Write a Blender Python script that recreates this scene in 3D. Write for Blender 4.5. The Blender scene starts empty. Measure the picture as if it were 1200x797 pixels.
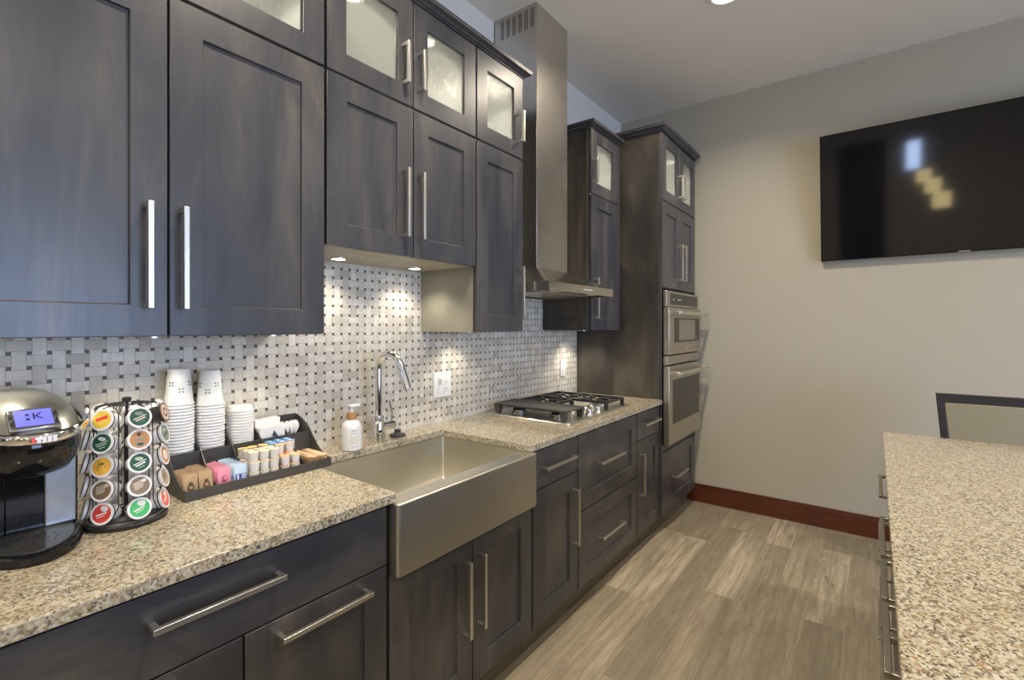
import bpy, bmesh, math, random
from mathutils import Vector, Matrix
random.seed(7)
PI = math.pi
C = bpy.context.scene.collection

# ------------------------------------------------------------------ mesh builder
class MB:
    def __init__(self):
        self.v = []; self.f = []; self.m = []
    def add(self, vs, fs, mi=0):
        o = len(self.v)
        self.v += [tuple(p) for p in vs]
        for f in fs:
            self.f.append(tuple(o + i for i in f)); self.m.append(mi)
        return self
    def box(self, x0, x1, y0, y1, z0, z1, mi=0):
        vs = [(x0,y0,z0),(x1,y0,z0),(x1,y1,z0),(x0,y1,z0),(x0,y0,z1),(x1,y0,z1),(x1,y1,z1),(x0,y1,z1)]
        return self.add(vs, [(0,3,2,1),(4,5,6,7),(0,1,5,4),(1,2,6,5),(2,3,7,6),(3,0,4,7)], mi)
    def prism(self, poly, axis, a0, a1, mi=0):
        def P(p, a):
            if axis == 'y': return (p[0], a, p[1])
            if axis == 'x': return (a, p[0], p[1])
            return (p[0], p[1], a)
        n = len(poly)
        vs = [P(p, a0) for p in poly] + [P(p, a1) for p in poly]
        fs = [tuple(range(n)), tuple(range(2*n-1, n-1, -1))]
        fs += [(i, (i+1) % n, n+(i+1) % n, n+i) for i in range(n)]
        return self.add(vs, fs, mi)
    def loft(self, rings, mi=0, cap0=True, cap1=True, closed=False):
        n = len(rings[0]); vs = [p for r in rings for p in r]; fs = []
        k = len(rings)
        for a in range(k if closed else k-1):
            b = (a+1) % k
            for i in range(n):
                j = (i+1) % n
                fs.append((a*n+i, a*n+j, b*n+j, b*n+i))
        if not closed:
            if cap0: fs.append(tuple(range(n-1, -1, -1)))
            if cap1: fs.append(tuple((k-1)*n+i for i in range(n)))
        return self.add(vs, fs, mi)
    def lathe(self, prof, c=(0,0,0), seg=24, mi=0, mat=None, cap=True):
        rings = []
        for r, z in prof:
            ring = []
            for i in range(seg):
                a = 2*PI*i/seg
                p = Vector((r*math.cos(a), r*math.sin(a), z))
                if mat is not None: p = mat @ p
                ring.append((p.x+c[0], p.y+c[1], p.z+c[2]))
            rings.append(ring)
        return self.loft(rings, mi, cap, cap)
    def cyl(self, p0, p1, r, seg=16, mi=0, r1=None):
        return self.tube([p0, p1], r, seg, mi, r1=r1)
    def tube(self, path, r, seg=10, mi=0, closed=False, r1=None, flat=None):
        P = [Vector(p) for p in path]; n = len(P); rings = []
        up = None
        for i in range(n):
            if closed: t = P[(i+1) % n]-P[i-1]
            else: t = P[min(i+1, n-1)]-P[max(i-1, 0)]
            t.normalize()
            if up is None:
                up = Vector((0,0,1)) if abs(t.z) < .9 else Vector((1,0,0))
            s = t.cross(up); s.normalize(); u = s.cross(t); u.normalize(); up = u
            rr = r if r1 is None else r+(r1-r)*i/(n-1)
            ru = rr if flat is None else flat
            rings.append([tuple(P[i]+s*rr*math.cos(2*PI*k/seg)+u*ru*math.sin(2*PI*k/seg)) for k in range(seg)])
        return self.loft(rings, mi, closed=closed)
    def disc(self, c, r, n, seg=20, mi=0, sx=1.0, ang=0, h=.0004):
        # small raised disc (ellipse) facing direction n
        n = Vector(n).normalized(); a = Vector((0,0,1)) if abs(n.z) < .9 else Vector((1,0,0))
        s = n.cross(a).normalized(); u = s.cross(n)
        s2 = s*math.cos(ang)+u*math.sin(ang); u2 = -s*math.sin(ang)+u*math.cos(ang)
        c = Vector(c)
        r0 = [tuple(c+s2*r*sx*math.cos(2*PI*i/seg)+u2*r*math.sin(2*PI*i/seg)) for i in range(seg)]
        r1 = [tuple(Vector(p)+n*h) for p in r0]
        return self.loft([r0, r1], mi)
    def xf(self, mat, start=0):
        for i in range(start, len(self.v)):
            self.v[i] = tuple(mat @ Vector(self.v[i]))
        return self

def build(name, mb, mats, parent=None, bevel=None, seg=2, smooth=True, angle=35, subsurf=0):
    root = Vector((0,0,0))
    p = parent
    if p is not None:
        while p is not None:
            root = root + p.location; p = p.parent
    me = bpy.data.meshes.new(name)
    me.from_pydata([tuple(Vector(v)-root) for v in mb.v], [], mb.f)
    if not isinstance(mats, (list, tuple)): mats = [mats]
    for m in mats: me.materials.append(m)
    me.polygons.foreach_set('material_index', mb.m)
    bm = bmesh.new(); bm.from_mesh(me)
    bmesh.ops.recalc_face_normals(bm, faces=bm.faces)
    bm.to_mesh(me); bm.free()
    if smooth:
        me.polygons.foreach_set('use_smooth', [True]*len(me.polygons))
        me.set_sharp_from_angle(angle=math.radians(angle))
    o = bpy.data.objects.new(name, me); C.objects.link(o)
    if parent is not None: o.parent = parent
    if bevel:
        b = o.modifiers.new('bevel', 'BEVEL'); b.width = bevel; b.segments = seg
        b.limit_method = 'ANGLE'; b.angle_limit = math.radians(40); b.harden_normals = False
    if subsurf:
        s = o.modifiers.new('sub', 'SUBSURF'); s.levels = subsurf; s.render_levels = subsurf
    return o

def tag(o, label=None, cat=None, group=None, kind=None):
    if label: o['label'] = label
    if cat: o['category'] = cat
    if group: o['group'] = group
    if kind: o['kind'] = kind
    return o
def thing(name, label, cat, loc=(0,0,0), group=None):
    o = bpy.data.objects.new(name, None); C.objects.link(o)
    o.location = loc; o.empty_display_size = .05
    return tag(o, label, cat, group)
def struct(name, mb, mat, label=None, cat=None, **k):
    o = build(name, mb, mat, **k); o['kind'] = 'structure'
    return tag(o, label or name.replace('_', ' '), cat)
def dup(root, loc, rot=None, label=None, group=None):
    r = root.copy(); C.objects.link(r); r.location = loc
    if rot is not None: r.rotation_euler = rot
    if label: r['label'] = label
    if group: r['group'] = group
    for ch in list(root.children):
        c = ch.copy(); C.objects.link(c); c.parent = r
        for g in list(ch.children):
            d = g.copy(); C.objects.link(d); d.parent = c
    return r

# ------------------------------------------------------------------ materials
class NT:
    def __init__(self, name):
        self.mat = bpy.data.materials.new(name); self.mat.use_nodes = True
        self.t = self.mat.node_tree; self.n = self.t.nodes; self.l = self.t.links
        self.b = self.n['Principled BSDF']
        self._tc = None
    def link(self, a, b): self.l.new(a, b)
    def inp(self, node, i, val):
        if val is None: return
        if isinstance(val, bpy.types.NodeSocket): self.l.new(val, node.inputs[i])
        else: node.inputs[i].default_value = val
    def coord(self, rnd=True):
        if self._tc is None:
            tc = self.n.new('ShaderNodeTexCoord'); out = tc.outputs['Object']
            if rnd:
                oi = self.n.new('ShaderNodeObjectInfo')
                vm = self.n.new('ShaderNodeVectorMath'); vm.operation = 'MULTIPLY_ADD'
                self.l.new(oi.outputs['Random'], vm.inputs[0]); vm.inputs[1].default_value = (13.1, 7.7, 9.3)
                self.l.new(out, vm.inputs[2]); out = vm.outputs[0]
            self._tc = out
        return self._tc
    def geo(self):
        g = self.n.new('ShaderNodeNewGeometry'); return g.outputs['Position']
    def scale(self, vec, s):
        m = self.n.new('ShaderNodeVectorMath'); m.operation = 'MULTIPLY'
        self.l.new(vec, m.inputs[0]); m.inputs[1].default_value = s; return m.outputs[0]
    def sep(self, vec):
        s = self.n.new('ShaderNodeSeparateXYZ'); self.l.new(vec, s.inputs[0]); return s.outputs
    def comb(self, x, y, z):
        c = self.n.new('ShaderNodeCombineXYZ'); self.inp(c,0,x); self.inp(c,1,y); self.inp(c,2,z); return c.outputs[0]
    def noise(self, vec, scale=5, detail=3, rough=.5, dist=0):
        n = self.n.new('ShaderNodeTexNoise'); self.l.new(vec, n.inputs['Vector'])
        n.inputs['Scale'].default_value = scale; n.inputs['Detail'].default_value = detail
        n.inputs['Roughness'].default_value = rough; n.inputs['Distortion'].default_value = dist
        return n.outputs['Fac']
    def voro(self, vec, scale, feature='F1', rnd=1.0):
        n = self.n.new('ShaderNodeTexVoronoi'); n.feature = feature
        self.l.new(vec, n.inputs['Vector']); n.inputs['Scale'].default_value = scale
        n.inputs['Randomness'].default_value = rnd
        return n
    def white(self, vec):
        n = self.n.new('ShaderNodeTexWhiteNoise'); n.noise_dimensions = '3D'
        self.l.new(vec, n.inputs['Vector']); return n.outputs['Value']
    def math(self, op, a, b=None, c=None):
        m = self.n.new('ShaderNodeMath'); m.operation = op
        self.inp(m,0,a); self.inp(m,1,b); self.inp(m,2,c); return m.outputs[0]
    def ramp(self, fac, stops, const=False):
        r = self.n.new('ShaderNodeValToRGB'); self.l.new(fac, r.inputs[0])
        if const: r.color_ramp.interpolation = 'CONSTANT'
        e = r.color_ramp.elements
        while len(e) < len(stops): e.new(.5)
        for el, (p, c) in zip(e, stops):
            el.position = p; el.color = (*c, 1) if len(c) == 3 else c
        return r.outputs[0]
    def mix(self, fac, a, b, mode='MIX'):
        m = self.n.new('ShaderNodeMix'); m.data_type = 'RGBA'; m.blend_type = mode
        self.inp(m, 0, fac)
        for i, v in ((6, a), (7, b)):
            if isinstance(v, tuple) and len(v) == 3: v = (*v, 1)
            self.inp(m, i, v)
        return m.outputs[2]
    def bump(self, h, strength=.2, dist=.002):
        b = self.n.new('ShaderNodeBump'); b.inputs['Strength'].default_value = strength
        b.inputs['Distance'].default_value = dist; self.l.new(h, b.inputs['Height'])
        self.l.new(b.outputs[0], self.b.inputs['Normal'])
    def set(self, **k):
        names = dict(col='Base Color', rough='Roughness', metal='Metallic', spec='Specular IOR Level', trans='Transmission Weight',
                     coat='Coat Weight', coatr='Coat Roughness', emit='Emission Color', estr='Emission Strength', ior='IOR', aniso='Anisotropic',
                     sss='Subsurface Weight', sheen='Sheen Weight')
        for key, v in k.items():
            if isinstance(v, tuple) and len(v) == 3: v = (*v, 1)
            s = self.b.inputs[names[key]]
            if isinstance(v, bpy.types.NodeSocket): self.l.new(v, s)
            else: s.default_value = v
        return self

def plain(name, col, rough=.5, metal=0, var=.06, vs=40, **k):
    m = NT(name)
    f = m.noise(m.coord(), vs, 3)
    lo = tuple(c*(1-var) for c in col); hi = tuple(min(1, c*(1+var)) for c in col)
    m.set(col=m.ramp(f, [(.3, lo), (.7, hi)]), rough=rough, metal=metal, **k)
    return m.mat

def wood_stain(name, horiz):
    m = NT(name); v = m.coord()
    g = m.scale(v, (9,1.0,9) if horiz else (9,9,1.0))
    grain = m.noise(g, 9, 5, .62, .6)
    blotch = m.noise(m.scale(v, (1.6,.8,1.6) if horiz else (1.9,1.9,.42)), 3.2, 4, .62, .7)
    fine = m.noise(m.scale(v, (60,4,60) if horiz else (60,60,4)), 6, 2, .5)
    base = m.ramp(blotch, [(.30,(.026,.028,.036)), (.46,(.050,.051,.057)), (.60,(.088,.082,.077)), (.74,(.140,.121,.097))])
    col = m.mix(m.ramp(grain, [(.35,(0,0,0)), (.72,(1,1,1))]), base, (.042,.043,.053), 'MIX')
    col2 = m.mix(.38, base, col)
    col3 = m.mix(m.ramp(fine, [(.3,(0,0,0)), (.7,(.35,.35,.35))]), col2, (.040,.040,.046))
    m.set(col=col3, rough=m.ramp(grain, [(0,(.27,)*3), (1,(.37,)*3)]), spec=.6)
    m.bump(fine, .08, .001)
    return m.mat
WOOD_V = wood_stain('stained_maple_vertical', False)
WOOD_H = wood_stain('stained_maple_horizontal', True)

def side_wood():
    m = NT('stained_side_panel'); v = m.coord()
    bl = m.noise(m.scale(v, (1.2,1.2,.5)), 3.0, 5, .6, .8)
    fine = m.noise(m.scale(v, (50,50,4)), 6, 2, .5)
    base = m.ramp(bl, [(.3,(.024,.022,.022)), (.5,(.062,.054,.044)), (.66,(.115,.098,.074)), (.8,(.15,.128,.097))])
    m.set(col=m.mix(m.ramp(fine, [(.3,(0,0,0)), (.7,(.3,.3,.3))]), base, (.04,.035,.03)), rough=.36)
    return m.mat
SIDE = side_wood()
INNER = plain('cabinet_dark_gap', (.012,.012,.014), .7)
LIGHTWOOD = plain('clear_coated_maple_underside', (.42,.38,.29), .45, 0, .08, 14)
SHELLIN = plain('cabinet_interior_grey', (.36,.37,.35), .5)

def steel(name, col=(.60,.57,.52), rough=.3, axis=0, st=.12):
    m = NT(name); v = m.coord()
    s = [(3,220,220), (220,3,220), (220,220,3)][axis]
    h = m.noise(m.scale(v, s), 9, 2, .6)
    big = m.noise(v, 4, 2)
    m.set(col=m.mix(m.ramp(h, [(.3,(0,0,0)), (.7,(1,1,1))]), tuple(c*.93 for c in col), col),
          rough=m.math('ADD', m.math('MULTIPLY', h, .10), m.math('MULTIPLY_ADD', big, .06, rough-.08)), metal=1.0)
    m.bump(h, st, .0004)
    return m.mat
STEEL_Y = steel('brushed_steel_lengthwise', (.66,.635,.55), axis=1, rough=.36, st=.05)
STEEL_P = steel('polished_hood_steel', (.58,.55,.48), axis=1, rough=.20, st=.03)
STEEL_Z = steel('brushed_steel_upright', axis=2, rough=.28, st=.04)
STEEL_D = steel('brushed_steel_satin', (.56,.52,.45), .36, 1, .05)
NICKEL = steel('satin_nickel', (.74,.71,.645), .34, 1, .03)
NICKEL_I = steel('warm_grey_nickel', (.42,.39,.32), .36, 1, .03)
NICKEL_V = steel('satin_nickel_upright', (.74,.71,.645), .34, 2, .03)
CHROME = plain('polished_chrome', (.82,.82,.84), .06, 1, .01)

def granite():
    m = NT('speckled_beige_granite'); v = m.coord(False)
    warp = m.n.new('ShaderNodeTexNoise'); m.l.new(v, warp.inputs['Vector']); warp.inputs['Scale'].default_value = 60; warp.inputs['Detail'].default_value = 2
    add = m.n.new('ShaderNodeVectorMath'); add.operation = 'MULTIPLY_ADD'
    m.l.new(warp.outputs['Color'], add.inputs[0]); add.inputs[1].default_value = (.012,)*3; m.l.new(v, add.inputs[2])
    w = add.outputs[0]
    a = m.voro(w, 190); b = m.voro(w, 250)
    ca = m.sep(a.outputs['Color'])[0]; cb = m.sep(b.outputs['Color'])[1]
    big = m.noise(v, 10, 3, .6)
    base = m.ramp(ca, [(0,(.485,.445,.325)), (.28,(.39,.35,.245)), (.48,(.56,.53,.425)), (.64,(.27,.226,.145)), (.74,(.45,.425,.34)), (.82,(.21,.155,.095)), (.90,(.19,.175,.15)), (.96,(.34,.20,.10))], True)
    spk = m.ramp(cb, [(0,(.075,.068,.06)), (.10,(.27,.19,.10)), (.17,(.40,.37,.31)), (.24,(1,1,1))], True)
    col = m.mix(m.ramp(cb, [(0,(1,1,1)), (.24,(0,0,0))], True), base, spk)
    col = m.mix(m.ramp(big, [(.35,(.0,)*3), (.7,(.28,)*3)]), col, (.46,.38,.26), 'MIX')
    m.set(col=col, rough=.14, spec=.5)
    return m.mat
GRANITE = granite()

def basket_tile():
    m = NT('basketweave_marble_mosaic'); v = m.geo(); s = m.sep(v)
    p, d, g = .0388, .27, .014
    u = m.math('DIVIDE', m.math('ADD', s[1], .0388*40-.2150), p)
    w = m.math('DIVIDE', m.math('SUBTRACT', s[2], .2770+.0030), p)
    fi, fj = m.math('FLOOR', u), m.math('FLOOR', w)
    fu, fv = m.math('FRACT', u), m.math('FRACT', w)
    du = m.math('SUBTRACT', .5, m.math('ABSOLUTE', m.math('SUBTRACT', fu, .5)))
    dv = m.math('SUBTRACT', .5, m.math('ABSOLUTE', m.math('SUBTRACT', fv, .5)))
    par = m.math('MODULO', m.math('ADD', fi, fj), 2.0)           # 1 = horizontal brick
    mx = m.math('MAXIMUM', du, dv)
    dot = m.math('LESS_THAN', mx, d/2)
    gd = m.math('LESS_THAN', m.math('ABSOLUTE', m.math('SUBTRACT', mx, d/2)), g)
    gH = m.math('MULTIPLY', par, m.math('LESS_THAN', m.math('ABSOLUTE', m.math('SUBTRACT', dv, d/2)), g))
    ip = m.math('SUBTRACT', 1.0, par)
    gV = m.math('MULTIPLY', ip, m.math('LESS_THAN', m.math('ABSOLUTE', m.math('SUBTRACT', du, d/2)), g))
    dotg = m.math('MULTIPLY', m.math('LESS_THAN', m.math('ABSOLUTE', m.math('SUBTRACT', mx, d/2)), g), m.math('LESS_THAN', mx, d/2+g))
    grout = m.math('MAXIMUM', m.math('MAXIMUM', gH, gV), m.math('MULTIPLY', dotg, m.math('LESS_THAN', mx, d/2+.001)))
    sv = m.math('SIGN', m.math('SUBTRACT', fv, .5)); su = m.math('SIGN', m.math('SUBTRACT', fu, .5))
    jH = m.math('MULTIPLY', m.math('MULTIPLY', par, m.math('LESS_THAN', dv, d/2)), sv)
    iV = m.math('MULTIPLY', m.math('MULTIPLY', ip, m.math('LESS_THAN', du, d/2)), su)
    rid = m.white(m.comb(m.math('ADD', fi, iV), m.math('ADD', fj, jH), 3.0))
    vein = m.noise(v, 26, 5, .65, 1.2)
    tint = m.ramp(rid, [(0,(.47,.425,.345)), (.12,(.60,.555,.465)), (.6,(.69,.645,.555)), (1,(.77,.73,.645))])
    tile = m.mix(m.ramp(vein, [(.42,(0,0,0)), (.75,(.55,)*3)]), tint, (.42,.38,.33))
    col = m.mix(dot, tile, m.mix(rid, (.06,.05,.04), (.12,.10,.085)))
    col = m.mix(grout, col, (.25,.22,.185))
    h = m.math('SUBTRACT', 1.0, grout)
    m.set(col=col, rough=m.math('MULTIPLY_ADD', grout, .3, .40), spec=.35)
    m.bump(h, .25, .001)
    return m.mat
TILE = basket_tile()

def plank_floor():
    m = NT('oak_look_plank_tile'); v = m.geo(); s = m.sep(v)
    W, L = .152, .915
    a = m.math('DIVIDE', m.math('ADD', s[0], 20*.152+.005), W); i = m.math('FLOOR', a); fa = m.math('FRACT', a)
    off = m.white(m.comb(i, 3.7, 1.1))
    b = m.math('DIVIDE', m.math('ADD', m.math('ADD', s[1], 20.0), m.math('MULTIPLY', off, L)), L)
    j = m.math('FLOOR', b); fb = m.math('FRACT', b)
    rid = m.white(m.comb(i, j, 7.0)); rid2 = m.white(m.comb(i, j, 17.0))
    base = m.ramp(rid, [(0,(.27,.235,.17)), (.25,(.385,.335,.245)), (.7,(.47,.41,.30)), (1,(.58,.51,.385))])
    vv = m.n.new('ShaderNodeVectorMath'); vv.operation = 'MULTIPLY_ADD'
    m.l.new(m.comb(rid, rid2, rid), vv.inputs[0]); vv.inputs[1].default_value = (9,9,9); m.l.new(v, vv.inputs[2])
    pv = vv.outputs[0]
    gr = m.noise(m.scale(pv, (13,.75,13)), 5, 6, .64, 1.2)
    fine = m.noise(m.scale(pv, (42,2.0,42)), 5, 3, .6, .4)
    cloud = m.noise(m.scale(pv, (3,.8,3)), 2.2, 3, .55, .6)
    col = m.mix(m.ramp(gr, [(.38,(0,0,0)), (.58,(.32,)*3), (.75,(.9,)*3)]), base, (.15,.118,.08))
    col = m.mix(m.ramp(fine, [(.45,(0,0,0)), (.8,(.35,)*3)]), col, (.17,.14,.10))
    col = m.mix(m.ramp(cloud, [(.36,(.55,)*3), (.55,(0,0,0))]), col, (.20,.165,.115))
    kn = m.noise(m.scale(pv, (7,2.6,7)), 1.7, 4, .6, 1.0)
    col = m.mix(m.ramp(kn, [(.66,(0,0,0)), (.78,(.75,)*3)]), col, (.10,.075,.05))
    wv = m.n.new('ShaderNodeTexWave'); wv.wave_type = 'RINGS'; wv.rings_direction = 'Y'
    m.l.new(m.scale(pv, (6,.55,6)), wv.inputs['Vector']); wv.inputs['Scale'].default_value = 1.3; wv.inputs['Distortion'].default_value = 5.5; wv.inputs['Detail'].default_value = 3; wv.inputs['Detail Scale'].default_value = 1.2
    col = m.mix(m.ramp(wv.outputs['Fac'], [(.55,(0,0,0)), (1,(.30,)*3)]), col, (.20,.16,.11))
    ea = m.math('SUBTRACT', .5, m.math('ABSOLUTE', m.math('SUBTRACT', fa, .5)))
    eb = m.math('SUBTRACT', .5, m.math('ABSOLUTE', m.math('SUBTRACT', fb, .5)))
    gap = m.math('MAXIMUM', m.math('LESS_THAN', ea, .009), m.math('LESS_THAN', eb, .0018))
    col = m.mix(m.math('MULTIPLY', gap, .55), col, (.20,.17,.125))
    m.set(col=col, rough=.42, spec=.4)
    m.bump(m.math('SUBTRACT', 1.0, gap), .2, .001)
    return m.mat
FLOOR = plank_floor()
def paint(name, col, r=.75):
    m = NT(name); v = m.geo()
    n = m.noise(v, 160, 2); big = m.noise(v, .9, 2)
    m.set(col=m.mix(m.ramp(big, [(.3,(0,0,0)), (.7,(1,1,1))]), tuple(c*.97 for c in col), col), rough=r, spec=.3)
    m.bump(n, .05, .001)
    return m.mat
WALL = paint('greige_wall_paint', (.47,.432,.345))
WALL_L = paint('pale_wall_paint', (.74,.71,.65))
CEIL = paint('ceiling_paint', (.80,.75,.66), .85)
def redwood():
    m = NT('cherry_stained_base_trim'); v = m.geo()
    n = m.noise(m.scale(v, (3,3,40)), 3, 4, .6, .5)
    m.set(col=m.ramp(n, [(.3,(.060,.013,.005)), (.7,(.135,.034,.012))]), rough=.35); return m.mat
BASEBOARD = redwood()
TOEMAT = None
def toe():
    m = NT('brown_plank_toe_board'); v = m.coord()
    n = m.noise(m.scale(v, (8,1,30)), 4, 5, .6, .8)
    m.set(col=m.ramp(n, [(.3,(.06,.048,.036)), (.7,(.16,.132,.098))]), rough=.5); return m.mat
TOEMAT = toe()

BLACK_GLOSS = plain('black_gloss_plastic', (.008,.008,.009), .10)
BLACK_SATIN = plain('black_satin_plastic', (.016,.016,.018), .35)
BLACK_METAL = plain('black_wire_metal', (.012,.012,.016), .38)
BLACK_GLASS = plain('black_oven_glass', (.018,.016,.014), .05)
CASTIRON = plain('cast_iron_black', (.022,.021,.020), .45, 0, .2, 120)
GREY_PLASTIC = plain('silver_grey_plastic', (.36,.36,.36), .30, .55)
TRAYMAT = plain('charcoal_organizer_plastic', (.062,.058,.053), .30)
WHITE_PAPER = plain('white_paper', (.80,.79,.77), .6, 0, .02)
WHITE_PLASTIC = plain('white_plastic', (.80,.80,.79), .3, 0, .02)
CLEAR_WHITE = plain('translucent_white_plastic', (.70,.70,.69), .28, 0, .02)
CUPTEAL = plain('cup_band_teal_print', (.58,.70,.68), .6, 0, .05)
CUPDARK = plain('cup_star_print', (.05,.05,.07), .6)
CUPGREEN = plain('cup_band_green_print', (.62,.68,.52), .6, 0, .05)
KRAFT = plain('brown_kraft_packet', (.44,.30,.16), .6, 0, .12)
KRAFT_INK = plain('brown_packet_print', (.13,.075,.035), .6)
PINK = plain('pink_packet', (.75,.28,.36), .5, 0, .1)
PINK_INK = plain('dark_pink_print', (.42,.06,.17), .5)
PALEBLUE = plain('pale_blue_packet', (.50,.64,.78), .5, 0, .1)
BLUE_INK = plain('dark_blue_print', (.06,.08,.42), .5)
CREAM_LID = plain('cream_foil_lid', (.86,.72,.44), .35)
YELLOW_LID = plain('yellow_foil_lid', (.85,.62,.13), .35)
ORANGE_LID = plain('orange_foil_lid', (.83,.46,.20), .35)
BLUE_LID = plain('blue_foil_lid', (.06,.28,.66), .35)
LIDPRINT = plain('pink_lid_print', (.80,.35,.30), .45)
STICK = plain('birch_stir_wood', (.62,.44,.27), .6, 0, .1)
BAMBOO = plain('bamboo_collar_wood', (.45,.24,.09), .5, 0, .12)
LABELGREY = plain('soft_grey_print', (.55,.54,.52), .6)
LABELGOLD = plain('soft_gold_print', (.68,.58,.36), .6)
RUBBER = plain('dark_grey_rubber', (.05,.05,.052), .45)
CHAIRWOOD = plain('espresso_chair_wood', (.018,.016,.022), .35)
FABRIC = plain('olive_beige_upholstery', (.26,.235,.16), .85, 0, .12, 300)
RED_STICKER = plain('red_sticker', (.7,.08,.06), .4)
LOGO = plain('pale_logo_print', (.7,.7,.7), .4)
TRAYLOGO = plain('faint_grey_lettering', (.12,.12,.12), .4)

def emitmat(name, col, s):
    m = NT(name); v = m.noise(m.coord(), 3, 1)
    m.set(col=col, emit=m.mix(v, tuple(c*.97 for c in col), col), estr=s, rough=.4); return m.mat
LED = emitmat('lit_led_strip', (1,.95,.82), 14)
PUCK = emitmat('lit_puck_lens', (1,.93,.78), 14)
CAN = emitmat('lit_ceiling_lens', (1,.93,.82), 22)
SCREEN_BLUE = emitmat('lit_blue_screen', (.10,.11,.62), .9)
SHADE = emitmat('lit_amber_lamp_shade', (1,.80,.40), 5.0)

def rain_glass():
    m = NT('rain_textured_glass'); v = m.coord()
    n = m.noise(m.scale(v, (30,30,5)), 4, 3, .6, .5)
    m.set(col=(.97,.97,.96), trans=1.0, rough=.14, ior=1.3, spec=.5); m.bump(n, .5, .004)
    tr = m.n.new('ShaderNodeBsdfTranslucent'); tr.inputs[0].default_value = (.86,.87,.83,1)
    mx = m.n.new('ShaderNodeMixShader'); mx.inputs[0].default_value = .24
    m.l.new(m.b.outputs[0], mx.inputs[1]); m.l.new(tr.outputs[0], mx.inputs[2])
    m.l.new(mx.outputs[0], m.n['Material Output'].inputs[0])
    return m.mat
GLASS = rain_glass()
def tvmat():
    m = NT('black_screen_glass'); n = m.noise(m.coord(), 300, 2)
    m.set(col=(.004,.004,.006), rough=m.math('MULTIPLY_ADD', n, .02, .05), spec=.9); return m.mat
TVGLASS = tvmat()

# ------------------------------------------------------------------ text
def text_mb(txt, size, mat4, depth=.0004):
    cu = bpy.data.curves.new('lettering', 'FONT'); cu.body = txt; cu.size = size; cu.extrude = depth
    cu.align_x = 'CENTER'; cu.align_y = 'CENTER'; cu.resolution_u = 2
    ob = bpy.data.objects.new('lettering', cu); C.objects.link(ob)
    dg = bpy.context.evaluated_depsgraph_get(); me = bpy.data.meshes.new_from_object(ob.evaluated_get(dg))
    mb = MB(); mb.add([mat4 @ v.co for v in me.vertices], [tuple(p.vertices) for p in me.polygons])
    bpy.data.objects.remove(ob); bpy.data.curves.remove(cu); bpy.data.meshes.remove(me)
    return mb
def frame_mat(origin, xdir, ydir):
    x = Vector(xdir).normalized(); y = Vector(ydir).normalized(); z = x.cross(y)
    return Matrix(((x.x,y.x,z.x,origin[0]),(x.y,y.y,z.y,origin[1]),(x.z,y.z,z.z,origin[2]),(0,0,0,1)))

# ------------------------------------------------------------------ the room
YB, ZC, XR, YF = 3.985, 3.185, 6.4, -5.6
struct('floor', MB().box(-.2, XR+.2, YF-.2, YB+.2, -.1, 0), FLOOR, 'greyed oak look plank floor of the aisle', 'floor', smooth=False)
struct('ceiling', MB().box(-.2, XR+.2, YF-.2, YB+.2, ZC, ZC+.1), CEIL, 'plain greige painted ceiling', 'ceiling', smooth=False)
wl = struct('wall_left', MB().box(-.2, -.008, YF-.2, YB+.2, 0, ZC), WALL_L, 'pale wall behind the cabinets', 'wall', smooth=False)
bs = build('backsplash', MB().box(-.008, 0, -.02, 3.178, .905, 1.70), TILE, wl, smooth=False)
bs['label'] = 'cream basketweave marble mosaic with small dark dots'
struct('wall_back', MB().box(-.2, XR+.2, YB, YB+.2, 0, ZC), WALL, 'greige wall with the television', 'wall', smooth=False)
# right wall with a broad window, rear wall with a tall one
def wall_with_hole(name, axis, a0, a1, t0, t1, h0, h1, z0, z1, label):
    mb = MB()
    def b(p0, p1, q0, q1):
        if axis == 'x': mb.box(t0, t1, p0, p1, q0, q1)
        else: mb.box(p0, p1, t0, t1, q0, q1)
    b(a0, h0, 0, ZC); b(h1, a1, 0, ZC); b(h0, h1, 0, z0); b(h0, h1, z1, ZC)
    return struct(name, mb, WALL, label, 'wall', smooth=False)
wall_with_hole('wall_right', 'x', YF-.2, YB+.2, XR, XR+.2, -.9, 2.2, .12, 2.35, 'greige wall across the room with a window')
wall_with_hole('wall_rear', 'y', -.2, XR+.2, YF-.2, YF, 2.30, 2.56, 2.04, 2.64, 'greige wall at the far end of the room with a window')
WFRAME = plain('white_window_frame', (.7,.7,.68), .5)
def wframe(axis, a0, a1, z0, z1, t0, bars, fw=.05):
    mb = MB()
    def b(p0, p1, q0, q1):
        if axis == 'x': mb.box(t0, t0+.05, p0, p1, q0, q1)
        else: mb.box(p0, p1, t0, t0+.05, q0, q1)
    b(a0, a1, z0, z0+fw); b(a0, a1, z1-fw, z1); b(a0, a0+fw, z0+fw, z1-fw); b(a1-fw, a1, z0+fw, z1-fw)
    for c in bars: b(c-fw/2, c+fw/2, z0+fw, z1-fw)
    return mb
struct('window_1', wframe('x', -.9, 2.2, .12, 2.35, XR+.10, (.65,)), WFRAME, 'broad white framed glazed opening in the wall across the room', 'window')
struct('window_2', wframe('y', 2.30, 2.56, 2.04, 2.64, YF-.12, (), .02), WFRAME, 'narrow tall white framed window in the far end wall', 'window')
struct('door_1', MB().box(1.15, 1.98, YF, YF+.045, .005, 2.75), plain('dark_stained_door', (.03,.026,.024), .4), 'tall dark door in the far end wall', 'door', bevel=.004)
struct('baseboard_back', MB().box(0.0, XR, YB-.016, YB, 0, .128).box(0,XR,YB-.012,YB,.128,.143), BASEBOARD, 'cherry red wooden baseboard under the television wall', 'baseboard', bevel=.002)

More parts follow.
